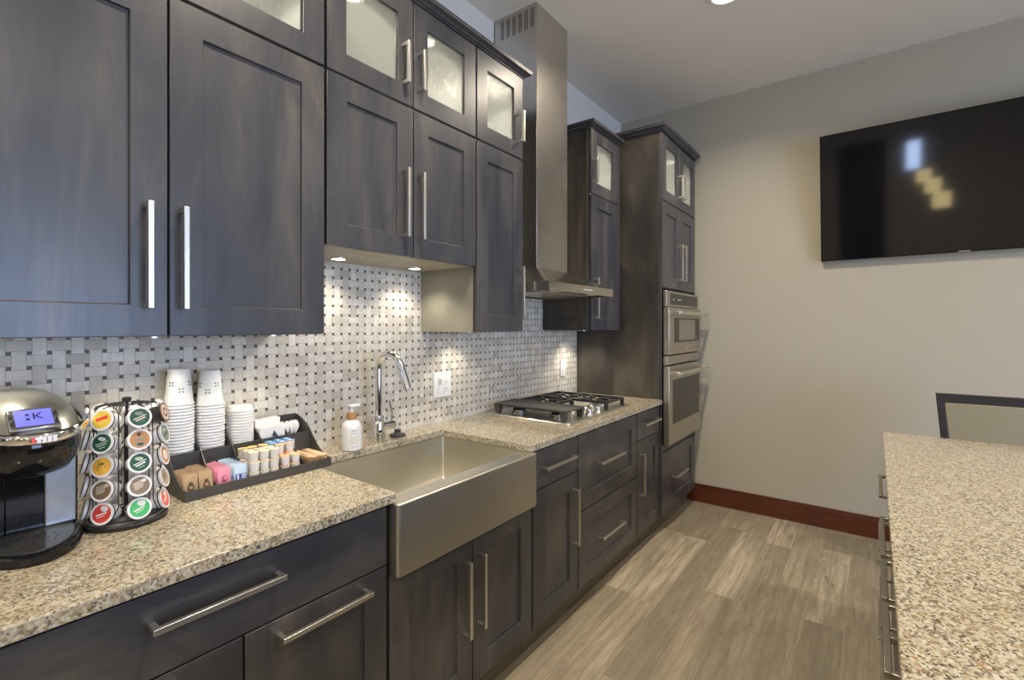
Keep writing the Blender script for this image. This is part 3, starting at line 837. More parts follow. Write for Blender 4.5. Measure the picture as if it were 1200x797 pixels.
build('top_cover', MB().loft([[(p[0],p[1],p[2]+.0005) for p in head[5]]]+head[6:]), plain('graphite_cover_plastic', (.30,.295,.26), .30, .75), t, angle=60)
build('water_tank', MB().loft([[(p[0],p[1],z) for p in rr(.05,.235,my-.150,my-.1005,.015,0)] for z in (CZ1+.002, 1.20)]), plain('smoked_tank_plastic', (.03,.03,.034), .12), t, angle=50)
# screen on the sloping top
cx, cz_ = .334, 1.1985
sl_ = math.atan2(.029, .043)
nx, nz = math.sin(sl_), math.cos(sl_)
def on_slope(u, v, h): return (cx+nz*u+nx*h, my+v, cz_-nx*u+nz*h)
def slope_box(u0, u1, v0, v1, h0, h1):
    mb = MB(); mb.box(u0, u1, v0, v1, h0, h1)
    mb.v = [on_slope(*p) for p in mb.v]; return mb
bz = build('screen_bezel', slope_box(-.034,.034,-.040,.040,-.012,.004), plain('bezel_silver', (.30,.30,.29), .25, .8), t, bevel=.003)
sc = build('screen', slope_box(-.026,.024,-.029,.029,.0042,.0052), SCREEN_BLUE, bz)
M4 = frame_mat(on_slope(-.003,.006,.0054), (0,1,0), (-nz,0,nx))
build('screen_letter', text_mb('K', .030, M4), BLACK_SATIN, sc)
dots = MB()
for u in (-.010, .004): dots.disc(on_slope(u, -.010, .0054), .0035, (nx,0,nz), 10)
build('screen_dots', dots, BLACK_SATIN, sc)
for v in (-.0345, .0345):
    bb = MB()
    for u in (-.018, .006): bb.add(slope_box(u,u+.016,v-.003,v+.003,.0042,.0055).v, [(0,3,2,1),(4,5,6,7),(0,1,5,4),(1,2,6,5),(2,3,7,6),(3,0,4,7)])
    build('button', bb, BLACK_SATIN, bz, bevel=.001)
path = []
for k in range(23):
    a = -PI*.5+PI*k/22
    path.append((.235+.172*math.cos(a), my+.099*math.sin(a), 1.186-.020*math.cos(a)))
path = [(.15, my-.098, 1.198)]+path+[(.15, my+.098, 1.198)]
build('lift_handle', MB().tube(path, .0075, 12, flat=.0115), CHROME, t)
ib = MB()
for k, dy in enumerate((-.012, -.004, .004, .012, .020)):
    ib.box(.4105, .4155, my+dy-.003, my+dy+.003, 1.160, 1.172, 0 if k == 0 else 1)
build('handle_icons', ib, [RED_STICKER, WHITE_PLASTIC], t)

# ------------------------------------------------------------------ pod carousel
ccx, ccy = .262, .393
t = thing('pod_carousel', 'black wire carousel holding rows of coffee pods on the granite', 'pod rack', (ccx, ccy, CZ1))
build('base', MB().lathe([(.0,CZ1),(.084,CZ1),(.086,CZ1+.003),(.086,CZ1+.010),(.083,CZ1+.013),(.0,CZ1+.013)], (ccx,ccy,0), 48), BLACK_SATIN, t)
pl = build('base_plate', MB().lathe([(.0,CZ1+.0132),(.078,CZ1+.0132),(.076,CZ1+.015),(.0,CZ1+.016)], (ccx,ccy,0), 40), plain('grey_base_plate', (.28,.27,.25), .35, .5), t)
build('post', MB().cyl((ccx,ccy,CZ1+.0155), (ccx,ccy,1.206), .0035, 12), BLACK_METAL, t)
build('knob', MB().lathe([(.0,1.2035),(.004,1.2035),(.004,1.207),(.0095,1.210),(.0105,1.214),(.0085,1.219),(.0,1.221)], (ccx,ccy,0), 20), BLACK_SATIN, t)
cols = [math.radians(-14.4+a) for a in (-34,17.4,68.8,120.2,171.6,223,274.4)]
pz = [.9545, 1.0095, 1.0665, 1.1225, 1.1770]
TILT = math.radians(14)
w1 = MB()
top = [(ccx+.040*math.cos(2*PI*k/32), ccy+.040*math.sin(2*PI*k/32), 1.203) for k in range(32)]
w1.tube(top, .0014, 6, closed=True)
bot = [(ccx+.074*math.cos(2*PI*k/48), ccy+.074*math.sin(2*PI*k/48), CZ1+.019) for k in range(48)]
w1.tube(bot, .0014, 6, closed=True)
build('ring_wire', w1, BLACK_METAL, t)
RL = .083   # radius of lid centre
for a in cols:
    ca, sa = math.cos(a), math.sin(a)
    mb = MB()
    def loc(r, s, z): return (ccx+ca*r-sa*s, ccy+sa*r+ca*s, z)
    for s in (-1, 1):
        mb.tube([loc(.010,0,1.203), loc(.040,s*.006,1.2035), loc(.058,s*.014,1.200), loc(.064,s*.0245,1.186), loc(.066,s*.0255,.962), loc(.074,s*.012,CZ1+.019)], .0013, 6)
    mb.tube([loc(.004,0,CZ1+.019), loc(.074,0,CZ1+.019)], .0013, 6)
    for z in pz:
        ring = []
        for k in range(20):
            q = 2*PI*k/20
            rr_ = RL-.0075; y_ = .0232*math.cos(q); z_ = .0232*math.sin(q)
            ring.append(loc(rr_-z_*math.sin(TILT), y_, z+z_*math.cos(TILT)-.0075*math.sin(TILT)))
        mb.tube(ring, .0013, 6, closed=True)
    build('column_wire', mb, BLACK_METAL, t)

def pod_mats(base, ring, accent, accent2): return [WHITE_PLASTIC, base, ring, accent, accent2]
cache = {}
def col(name, c, r=.4):
    if name not in cache: cache[name] = plain('pod_'+name, c, r)
    return cache[name]
POD_BODY = plain('pod_cup_white', (.90,.89,.87), .3)
POD_DARK = plain('pod_cup_dark', (.05,.042,.036), .3)
# local axes of a pod: +x outward (lid), y sideways, z up
def pod_proto_body():
    m = Matrix.Rotation(PI/2, 4, 'Y')
    return MB().lathe([(.0,-.042),(.0165,-.042),(.018,-.040),(.0205,-.012),(.0222,-.011),(.0228,-.003),(.0255,-.0022),(.0255,-.0004),(.0,-.0004)], (0,0,0), 24, 0, m)
def lid_mesh(style):
    mb = MB(); n = (1,0,0)
    mb.disc((-.0003,0,0), .0252, n, 28, 0, h=.0006)
    if style == 'plain': return mb
    mb.disc((.0003,0,0), .0205, n, 28, 1, h=.0002)
    def bar(y, z, w, h, mi, ang=.35, x=.0005):
        c, s = math.cos(ang), math.sin(ang)
        pts = [(-w/2,-h/2),(w/2,-h/2),(w/2,h/2),(-w/2,h/2)]
        vs = [(x, y+p[0]*c-p[1]*s, z+p[0]*s+p[1]*c) for p in pts]+[(x+.00015, y+p[0]*c-p[1]*s, z+p[0]*s+p[1]*c) for p in pts]
        mb.add(vs, [(0,3,2,1),(4,5,6,7),(0,1,5,4),(1,2,6,5),(2,3,7,6),(3,0,4,7)], mi)
    if style == 'script':
        bar(0,.003,.026,.008,3); bar(.002,-.007,.016,.002,4); bar(-.002,.012,.012,.002,4)
    elif style == 'mountain':
        mb.disc((.0005,-.001,.009), .0045, n, 16, 4, 2.0, .2, .0001)
        bar(0,0,.028,.0022,3); bar(.001,-.005,.022,.0030,3); bar(.003,-.011,.013,.0015,4)
    elif style == 'sun':
        mb.disc((.0005,0,-.001), .0095, n, 20, 3, h=.0001); mb.disc((.0007,.001,-.004), .007, n, 16, 1, 1.1, 0, .0001); bar(0,.002,.016,.003,4,.2,.0008)
        for k in range(9):
            a = math.radians(20+k*17.5); bar(.0155*math.cos(a), .0155*math.sin(a), .0028, .0018, 4, a+PI/2)
    elif style == 'seal':
        mb.disc((.0005,-.001,.0125), .0045, n, 16, 3, h=.0001); bar(0,.001,.022,.0035,4,.05); mb.disc((.0005,0,-.0115), .0048, n, 16, 4, 1.9, 0, .0001); mb.disc((.0007,0,-.0115), .0032, n, 16, 3, 2.1, 0, .0001)
    elif style == 'stripes':
        for k, z in enumerate((.010,.005,0,-.005)): bar(-.002,z,.024-.002*k,.0022,3); 
        mb.disc((.0005,.009,.011), .004, n, 14, 4, 1.3, 0, .0001)
    elif style == 'leaf':
        mb.disc((.0005,.004,.0115), .0065, n, 18, 4, 1.35, .3, .0001); bar(.004,.0115,.010,.0022,3,.3,.0007)
        bar(-.001,-.001,.024,.0035,4); bar(-.001,-.007,.018,.0015,4)
    elif style == 'ringed':
        mb.disc((.0005,0,0), .0125, n, 22, 3, h=.0001); mb.disc((.0007,0,0), .006, n, 18, 4, h=.0001)
    return mb
YEL=col('yellow',(.72,.52,.06)); RED=col('red',(.66,.05,.035)); DGR=col('dark_green',(.018,.085,.052)); ORG=col('orange',(.78,.42,.06)); BRN=col('brown',(.17,.115,.06))
TAU=col('taupe',(.24,.185,.12)); GRN=col('bright_green',(.06,.46,.14)); ONB=col('orange_brown',(.50,.24,.09)); CRM=col('cream',(.72,.64,.52)); GGR=col('grey_green',(.22,.27,.22)); TAN=col('tan',(.46,.38,.26)); CRED=col('coral_red',(.74,.15,.10)); DBR=col('dark_brown',(.06,.045,.03)); WHT=col('white',(.78,.77,.75)); TEA=col('teal',(.12,.32,.29)); PAL=col('pale_green',(.45,.55,.40)); SIL=col('foil',(.60,.60,.58)); RBN=col('reddish_brown',(.30,.12,.08))
spec = {
 0: [('red',RED,WHT,WHT,'leaf'),('brown',BRN,CRM,TAN,'stripes'),('orange and yellow',ORG,BRN,YEL,'sun'),('dark green',DGR,PAL,WHT,'mountain'),('yellow',YEL,RED,ORG,'script')],
 1: [('bright green',GRN,WHT,WHT,'leaf'),('taupe',TAU,CRM,WHT,'stripes'),('dark green',DGR,WHT,PAL,'mountain'),('orange brown',ONB,DBR,TEA,'seal'),('dark green',DGR,CRM,GGR,'mountain')],
 2: [('coral red',CRED,WHT,WHT,'leaf'),('tan',TAN,DBR,CRM,'stripes'),('brown ringed',ONB,WHT,CRM,'ringed'),('grey green',GGR,DGR,PAL,'mountain'),('cream and brown',CRM,RBN,WHT,'ringed')],
}
rown = ['bottom row','second row up','middle row','second row down','top row']
coln = {0:'left front column', 1:'centre front column', 2:'right front column'}
body_me = lid_plain = None
def place_pod(ci, ri):
    global body_me, lid_plain
    a = cols[ci]; z = pz[ri]; p = (ccx+RL*math.cos(a), ccy+RL*math.sin(a), z)
    if ci in spec:
        nm, base, m3, m4, style = spec[ci][ri]
        dark = (ci == 2 and ri == 4)
        lab = '%s lidded coffee pod in the %s of the carousel, %s' % (nm, coln[ci], rown[ri])
        grp = 'pods in the carousel'
    else:
        dark = False; style = 'plain'
        if ci == 6: lab = 'white coffee pod seen edge on at the far left of the carousel, ' + rown[ri]; grp = 'pods in the carousel'
        else: lab = 'white coffee pod facing the tiled wall at the back of the carousel'; grp = 'pods at the back of the carousel'
    r = thing('coffee_pod', lab, 'coffee pod', p, grp)
    r.rotation_euler = (0, -TILT, a)
    key = 'd' if dark else 'w'
    if key not in cache:
        mbx = pod_proto_body(); o = build('cup', mbx, POD_DARK if dark else POD_BODY); cache[key] = o.data; o.parent = r
    else:
        o = bpy.data.objects.new('cup', cache[key]); C.objects.link(o); o.parent = r
    if style == 'plain':
        if 'lp' not in cache:
            l = build('lid', lid_mesh('plain'), [SIL]); cache['lp'] = l.data; l.parent = r
        else:
            l = bpy.data.objects.new('lid', cache['lp']); C.objects.link(l); l.parent = r
    else:
        l = build('lid', lid_mesh(style), [WHITE_PLASTIC if not dark else RBN, base, SIL, m3, m4]); l.parent = r
        l['label'] = nm + ' printed foil lid'
for ci in range(7):
    for ri in range(5): place_pod(ci, ri)

# ------------------------------------------------------------------ condiment organizer
oy0, oy1 = .528, .978
DV = [.616, .707, .800, .894]
t = thing('condiment_organizer', 'charcoal condiment organizer with stepped bins on the granite', 'organizer', (.13, (oy0+oy1)/2, CZ1))
prof = [(.012,CZ1),(.250,CZ1),(.250,.937),(.236,.938),(.215,.943),(.188,.955),(.160,.975),(.135,1.000),(.112,1.026),(.095,1.038),(.060,1.055),(.030,1.065),(.012,1.068)]
tk = .003
mb = MB()
mb.box(.012, .250, oy0+tk, oy1-tk, CZ1, CZ1+.003)
mb.box(.012, .015, oy0+tk, oy1-tk, CZ1+.003, 1.068)
mb.box(.247, .250, oy0+tk, oy1-tk, CZ1+.003, .937)
mb.box(.111, .1135, oy0+tk, oy1-tk, CZ1+.003, 1.015)
build('bin_shell', mb, TRAYMAT, t, smooth=False)
for a in (oy0, oy1-tk): build('side_panel', MB().prism(prof, 'y', a, a+tk), TRAYMAT, t, smooth=False)
dprof = [(.0155,CZ1+.0035),(.2465,CZ1+.0035),(.2465,.930),(.236,.932),(.215,.937),(.188,.949),(.160,.969),(.135,.994),(.112,1.020),(.095,1.032),(.060,1.049),(.030,1.059),(.0155,1.062)]
for y in DV: build('divider', MB().prism(dprof, 'y', y-.0012, y+.0012), TRAYMAT, t, smooth=False)
build('lettering', text_mb('mind reader', .0095, frame_mat((.2502,.752,.923), (0,1,0), (0,0,1))), TRAYLOGO, t)
FLZ = CZ1+.0035

# paper cups
def cup_proto(printed):
    h, rt, rb = .110, .0405, .0275
    mb = MB().lathe([(.0,.104),(.0255,.104),(.026,.110),(.0275,.110),(.0285,.1085),(.0385,.0052),(.0412,.0050),(.0423,.0026),(.0412,.0),(.0386,.0),(.0378,.003),(.0268,.1025),(.0,.1025)], (0,0,0), 32, 0)
    return mb
def cup_print():
    mb = MB()
    def r_at(z): return .0285+(.0385-.0285)*(.1085-z)/(.1033)+.0003
    def patch(a0, a1, z0, z1, mi, n=4, e=0):
        vs = []; fs = []
        for k in range(n+1):
            a = a0+(a1-a0)*k/n
            for z in (z0, z1): vs.append(((r_at(z)+e)*math.cos(a), (r_at(z)+e)*math.sin(a), z))
        for k in range(n): fs.append((2*k,2*k+2,2*k+3,2*k+1))
        mb.add(vs, fs, mi)
    N = 34
    for k in range(N):
        a = 2*PI*k/N
        for r in range(6):
            z = .035+r*.0065
            patch(a, a+2*PI/N*.62, z, z+.0042, 2 if (k % 6) in (0,) else 0, 1)
    for k in range(8):
        a = 2*PI*k/8+.15
        z = .046 if k % 2 else .066
        for q in range(4):
            b = PI/4+q*PI/2
            # petal
            c, s = math.cos(b), math.sin(b); vs = []
            for (u, v) in ((.0022,0),(.0060,.0022),(.0105,0),(.0060,-.0022)):
                du, dz = u*c-v*s, u*s+v*c
                rr_ = r_at(z+dz)+.0004
                vs.append((rr_*math.cos(a+du/rr_), rr_*math.sin(a+du/rr_), z+dz))
            mb.add(vs, [(0,1,2,3)], 1)
    return mb
cup_me = None
def cups(cx, cy, n, pitch, side):
    global cup_me
    for k in range(n):
        z = FLZ+.0005+k*pitch
        topmost = (k == n-1)
        lab = ('topmost printed paper cup of the %s upside down stack' if topmost else 'white paper cup nested below the top of the %s upside down stack') % side
        r = thing('paper_cup', lab, 'paper cup', (cx+random.uniform(-.0006,.0006), cy+random.uniform(-.0006,.0006), z), side+' stack of paper cups')
        if cup_me is None:
            o = build('cup_wall', cup_proto(False), WHITE_PAPER, angle=50); cup_me = o.data; o.parent = r
        else:
            o = bpy.data.objects.new('cup_wall', cup_me); C.objects.link(o); o.parent = r
        r.rotation_euler = (0,0,(0.5 if side == 'left' else .1)+(0 if topmost else k*.7))
        if topmost:
            pr_ = build('band_print', cup_print(), [CUPTEAL, CUPDARK, CUPGREEN], smooth=False); pr_.parent = r
            pr_['label'] = 'pale teal dotted band with dark stars'
cups(.0635, .5735, 27, .00945, 'left')
cups(.0635, .6615, 26, .00940, 'right')
# lids
lid_me = None
NL = 22
for k in range(NL):
    z = FLZ+.0005+k*.0096
    r = thing('cup_lid', 'topmost white cup lid of the lid stack' if k == NL-1 else 'white plastic cup lid within the stack beside the cups', 'lid', (.0635, .7535, z), 'stack of cup lids')
    if lid_me is None:
        o = build('lid_shell', MB().lathe([(.0390,.0),(.0412,.0),(.0416,.003),(.0408,.0065),(.0385,.008),(.0375,.016),(.0355,.0175),(.0335,.0160),(.0,.0160),(.0,.0148),(.0330,.0148),(.0365,.0125),(.0378,.004)], (0,0,0), 32, cap=False), CLEAR_WHITE, angle=50); lid_me = o.data; o.parent = r
    else:
        o = bpy.data.objects.new('lid_shell', lid_me); C.objects.link(o); o.parent = r
# napkins standing on edge
nap_me = None
for k in range(9):
    x = .0285+k*.0085
    z0 = FLZ+.0005; h = .158 if k < 5 else .135
    lean = -.10
    r = thing('paper_napkin', 'front white paper napkin with a dark triangle print in the organizer' if k == 8 else 'folded white napkin standing behind the printed one', 'napkin', (x, .8465, z0), 'folded napkins in the organizer')
    mb = MB(); W = .0435
    rows = []
    for i in range(6):
        zz = h*i/5
        rows.append([(-.0030+.0010*math.sin(i*1.3+k), -W, zz), (.0030+.0008*math.sin(i+k), -W, zz), (.0036+.0012*math.sin(i*2+k), 0, zz+.002*(i == 5)), (.0030, W, zz+.003*(i == 5)), (-.0030, W, zz+.003*(i == 5)), (-.0036+.0008*math.sin(i), 0, zz)])
    mb.loft(rows)
    o = build('folded_sheet', mb, WHITE_PAPER, angle=60); o.parent = r
    if k == 8:
        pm = MB()
        pm.add([(.0056,-.012,.088),(.0056,.026,.088),(.0056,.004,.124)], [(0,1,2)], 0)
        for q in range(4): pm.add([(.0058,-.004+q*.006,.090),(.0058,-.0025+q*.006,.090),(.0058,-.0005+q*.005,.108-q*.004),(.0058,-.002+q*.005,.108-q*.004)], [(0,1,2,3)], 1)
        p_ = build('triangle_print', pm, [CUPDARK, WHITE_PAPER], smooth=False); p_.parent = r
# plastic spoons standing bowl up
sp_me = None
for k in range(7):
    y = .905+(k % 4)*.0165+.004*(k // 4); x = .045+.030*(k // 4)+.004*(k % 2)
    r = thing('plastic_spoon', 'white plastic spoon standing bowl up in the corner bin', 'spoon', (x, y, FLZ+.001), 'white plastic spoons in the corner bin')
    r.rotation_euler = (0, .04, .3*(k % 3)-.3)
    if sp_me is None:
        rings = []
        for z, w, d in ((0,.005,.001),(.09,.003,.0011),(.098,.0032,.0012),(.106,.0085,.0018),(.118,.0120,.0024),(.130,.0110,.0022),(.138,.0060,.0015)):
            rings.append([(d*1.2*math.cos(2*PI*i/12), w*math.sin(2*PI*i/12), z) for i in range(12)])
        o = build('spoon_body', MB().loft(rings), WHITE_PLASTIC, angle=60); sp_me = o.data; o.parent = r
    else:
        o = bpy.data.objects.new('spoon_body', sp_me); C.objects.link(o); o.parent = r

# packets
def packet_mesh(w, h, th):
    mb = MB(); nu, nv = 6, 5
    def P(i, j, s):
        u, v = i/nu, j/nv
        b = math.sin(PI*u)**.6*math.sin(PI*min(max(v,.0),1))**.6 if 0 < u < 1 and 0 < v < 1 else 0
        return (s*(th*.5*b+.0004)+.0006*math.sin(5*u+3*v), (u-.5)*w, v*h)
    for s in (-1, 1):
        vs = [P(i, j, s) for j in range(nv+1) for i in range(nu+1)]
        fs = [(j*(nu+1)+i, j*(nu+1)+i+1, (j+1)*(nu+1)+i+1, (j+1)*(nu+1)+i) for j in range(nv) for i in range(nu)]
        mb.add(vs, fs)
    return mb
pk = {}
def packet(kind, mat, x, y, lean, turn, label, group, ink=None, inkmb=None, w=.037, h=.063):
    r = thing('sugar_packet', label, 'sugar packet', (x, y, FLZ+.001), group)
    r.rotation_euler = (0, lean, turn)
    if kind not in pk:
        o = build('sachet', packet_mesh(w, h, .0055), mat, angle=70); pk[kind] = o.data; o.parent = r
    else:
        o = bpy.data.objects.new('sachet', pk[kind]); C.objects.link(o); o.parent = r
    if inkmb is not None:
        p = build('printed_mark', inkmb, ink, smooth=False); p.parent = r
def figure_ink(x=.0046):
    mb = MB(); n = (1,0,0)
    mb.disc((x,0,.036), .0058, n, 14, h=.0002); mb.disc((x,0,.026), .009, n, 16, h=.0002)
    for s in (-1, 1): mb.disc((x,s*.009,.030), .0032, n, 10, 1, 0, .0002); mb.disc((x,s*.006,.016), .0035, n, 10, h=.0002)
    mb.disc((x+.0003,0,.026), .0045, n, 14, 1, h=.0002)
    return mb
nrow = 6
for i in range(nrow):
    x = .124+i*.0200
    for j, yy in enumerate((.5525, .5925)):
        frontrow = i == nrow-1
        lab = ('front brown kraft sugar packet with a round figure print, %s of the pair' % ('left' if j == 0 else 'right')) if frontrow else 'brown kraft sugar packet standing behind the front pair'
        packet('k', KRAFT, x+random.uniform(-.001,.001)-.001, yy+random.uniform(-.001,.001), -.16+random.uniform(-.04,.04), random.uniform(-.05,.05), lab, 'brown sugar packets', [KRAFT_INK, KRAFT], figure_ink() if frontrow else None)
def swirl_ink(x=.0045):
    mb = MB(); n = (1,0,0)
    mb.disc((x,0,.030), .010, n, 16, 0, .8, .3, .0002); mb.disc((x+.0003,.002,.032), .006, n, 14, 1, .8, .3, .0002); mb.disc((x,0,.014), .0028, n, 10, 0, 3, 0, .0002)
    return mb
def block_ink(x=.0045):
    mb = MB()
    mb.box(x,x+.0003,-.015,.015,.010,.034); mb.box(x+.0003,x+.0006,-.011,-.006,.014,.032,1).box(x+.0003,x+.0006,-.006,0,.014,.018,1).box(x+.0003,x+.0006,.003,.006,.014,.032,1).box(x+.0003,x+.0006,.006,.011,.028,.032,1).box(x+.0003,x+.0006,.006,.011,.021,.024,1).box(x+.0003,x+.0006,.006,.011,.014,.017,1).box(x+.0003,x+.0006,.0105,.013,.015,.031,1)
    return mb
for i in range(nrow):
    x = .124+i*.0200
    fr = i == nrow-1
    packet('p', PINK, x, .6395+random.uniform(-.001,.001), -.16+random.uniform(-.04,.04), random.uniform(-.04,.04), 'front pink sweetener packet with a dark pink swirl' if fr else 'pink sweetener packet standing behind the front one', 'pink sweetener packets', [PINK_INK, PINK], swirl_ink() if fr else None, w=.038)
    packet('b', PALEBLUE, x+.002, .6835+random.uniform(-.001,.001), -.14+random.uniform(-.04,.04), random.uniform(-.04,.04), 'front pale blue sweetener packet with a dark blue block' if fr else 'pale blue sweetener packet standing behind the front one', 'blue sweetener packets', [BLUE_INK, WHITE_PAPER], block_ink() if fr else None, w=.038)

# creamers
cr = {}
def creamer(lidmat, key, x, y, z, lab, grp):
    r = thing('creamer_cup', lab, 'creamer', (x, y, z), grp)
    r.rotation_euler = (random.uniform(-.05,.05)*(z > FLZ+.01), random.uniform(-.05,.05)*(z > FLZ+.01), random.uniform(0,6))
    if 'b' not in cr:
        o = build('pot', MB().lathe([(.0,0),(.0116,0),(.0124,.002),(.0144,.0275),(.0144,.029),(.0,.029)], (0,0,0), 20), CLEAR_WHITE); cr['b'] = o.data; o.parent = r
    else:
        o = bpy.data.objects.new('pot', cr['b']); C.objects.link(o); o.parent = r
    if key not in cr:
        mb = MB().lathe([(.0,.0291),(.0150,.0291),(.0153,.0298),(.0149,.0304),(.0,.0306)], (0,0,0), 20)
        mb.disc((.001,.001,.0306), .0065, (0,0,1), 12, 1, 1.3, .6, .0002)
        l = build('foil_lid', mb, [lidmat, LIDPRINT if key != 'bl' else WHITE_PAPER]); cr[key] = l.data; l.parent = r
    else:
        l = bpy.data.objects.new('foil_lid', cr[key]); C.objects.link(l); l.parent = r
H = .0316
zs = [FLZ+.0005, FLZ+.0005+H, FLZ+.0005+2*H]
ys = [.7235, .7545, .7855]
xs4 = (.2295, .1985, .1675, .1365)
for lay in (0, 1):
    for i, x in enumerate(xs4):
        for j, y in enumerate(ys):
            fr = (i == 0 and lay == 1)
            creamer(CREAM_LID, 'cr', x, y, zs[lay], 'cream lidded creamer pot just above the lip of the middle bin, %s' % ('front left','front centre','front right')[j] if fr else 'cream lidded creamer pot buried under the top layer of the middle bin', 'creamers in the front of the middle bin' if fr else 'creamers under the top layer')
for i, x in enumerate((.2245, .193)):
    for j, y in enumerate(ys):
        creamer(CREAM_LID, 'cr', x+.002*j, y, zs[2], 'cream lidded creamer pot on the top layer of the middle bin, %s' % (('front left','front centre','front right') if i == 0 else ('second row left','second row centre','second row right'))[j], 'creamers on the top layer')
for j, y in enumerate(ys):
    creamer(YELLOW_LID, 'ye', .152, y, zs[2], 'yellow lidded creamer pot in the rear row of the middle bin, %s' % ('left','centre','right')[j], 'yellow lidded creamers')
for lay in (0, 1):
    for i, x in enumerate(xs4):
        for j, y in enumerate((.8225, .8560)):
            fr = (i == 0 and lay == 1)
            creamer(ORANGE_LID, 'or', x, y, zs[lay], ('orange lidded creamer pot just above the lip of the fourth bin, %s' % ('left','right')[j]) if fr else 'orange lidded creamer pot buried under the top layer of the fourth bin', 'orange creamers in the front' if fr else 'orange creamers below')
for j, y in enumerate((.8215, .8560)):
    creamer(ORANGE_LID, 'or', .193, y, zs[2], 'orange lidded creamer pot on the top layer of the fourth bin, %s' % ('left','right')[j], 'orange creamers on top')
for i, x in enumerate((.160, .1290)):
    for j, y in enumerate((.8175, .8488, .8780)):
        creamer(BLUE_LID, 'bl', x, y, zs[2], 'blue lidded creamer pot at the rear of the fourth bin, %s %s' % (('near','far')[i], ('left','centre','right')[j]), 'blue lidded creamers')
# stir sticks
st_me = None
for k in range(45):
    col_, lay = k % 9, k // 9
    y = .9035+col_*.0081; z = .9165+lay*.0082+random.uniform(0,.002)
    r = thing('stir_stick', ('pale wooden stir stick on top of the bundle in the corner bin' if k >= 36 else 'pale wooden stir stick inside the bundle in the corner bin'), 'stir stick', (.1802+random.uniform(-.0007,.0007), y, z), 'stir sticks on top' if k >= 36 else 'stir sticks below')
    r.rotation_euler = (random.uniform(-.35,.35), random.uniform(-.015,.015), random.uniform(-.025,.025))
    if st_me is None:
        o = build('stick', MB().prism(rounded([(-.064,-.003,.0025),(.064,-.003,.0025),(.064,.003,.0025),(-.064,.003,.0025)], 3), 'z', -.0008, .0008), STICK); st_me = o.data; o.parent = r
    else:
        o = bpy.data.objects.new('stick', st_me); C.objects.link(o); o.parent = r

# ------------------------------------------------------------------ television
TVW, TVH, TVT = 1.45, .832, .030
t = thing('television', 'large flat black television tilted down on the greige wall', 'television', (1.487+TVW/2, 3.895, 2.258))
t.rotation_euler = (math.radians(8), 0, 0)
def tvbox(x0,x1,y0,y1,z0,z1): return MB().box(x0,x1,y0,y1,z0,z1)
def local(name, mb, mat, parent, **k):
    o = build(name, mb, mat, **k); o.parent = parent; return o
w, h = TVW/2, TVH/2
local('housing', tvbox(-w,w,-.008,.022,-h,h), BLACK_SATIN, t, bevel=.003)
bezel = MB()
bezel.box(-w,w,-.013,-.0082,h-.007,h).box(-w,w,-.013,-.0082,-h,-h+.011).box(-w,-w+.007,-.013,-.0082,-h+.011,h-.007).box(w-.007,w,-.013,-.0082,-h+.011,h-.007)
local('bezel', bezel, BLACK_GLOSS, t)
local('screen', tvbox(-w+.0072,w-.0072,-.0105,-.0082,-h+.0112,h-.0072), TVGLASS, t, smooth=False)
local('lettering', text_mb('SAMSUNG', .012, frame_mat((0,-.0134,-h+.0055), (1,0,0), (0,0,1))), LOGO, t)
local('wall_mount', MB().box(-.22,.22,.0225,.040,-.16,.16), BLACK_METAL, t, bevel=.003)

# ------------------------------------------------------------------ island
IX, IY1, IY0, IX1 = 1.810, 2.835, -.45, 2.95
tag(build('island_top', MB().prism(rounded([(IX,IY0,0),(IX1,IY0,.01),(IX1,IY1,.01),(IX,IY1,.006)]), 'z', CZ0, CZ1), GRANITE, bevel=.003, angle=30), 'speckled beige granite island top in the right foreground', 'worktop')
t = thing('kitchen_island', 'dark kitchen island with bar pulls facing the aisle', 'island', (2.35, 1.2, 0))
build('carcass', MB().box(IX+.052, IX1-.30, IY0+.03, IY1-.04, .10, .8775), SIDE, t, smooth=False)
build('toe_kick', MB().box(IX+.10, IX1-.34, IY0+.06, IY1-.08, 0, .0995), TOEMAT, t, smooth=False)
XI = IX+.050
def idrawer(y0, y1, z0, z1, hy, hz, hl):
    mb = slab_front(0, y0+G, y1-G, z0+G, z1-G)
    mb.v = [(XI-.02+(-p[0]), p[1], p[2]) for p in mb.v]   # face turned to the aisle
    d = front(t, 'drawer', mb, True)
    hb = MB(); l = hl/2; x0 = XI-.020
    hb.box(x0-.047, x0-.035, hy-l, hy+l, hz-.0062, hz+.0062)
    for s in (-1, 1):
        e0, e1 = sorted((hy+s*l, hy+s*(l-.014)))
        hb.box(x0-.037, x0, e0+.0005, e1-.0005, hz-.0057, hz+.0057)
    hh = build('handle', hb, NICKEL_I, d, bevel=.0012); hh['label'] = 'satin nickel bar pull'
for y0, y1, hc, hl in ((2.08,2.79,2.32,.30),(1.60,2.078,1.77,.32),(1.34,1.598,1.465,.225),(.90,1.338,1.20,.27),(.30,.898,.60,.27)):
    idrawer(y0, y1, .70, .866, hc, .79, hl)
    idrawer(y0, y1, .42, .698, hc, .60, hl)
    idrawer(y0, y1, .115, .418, hc, .28, hl)

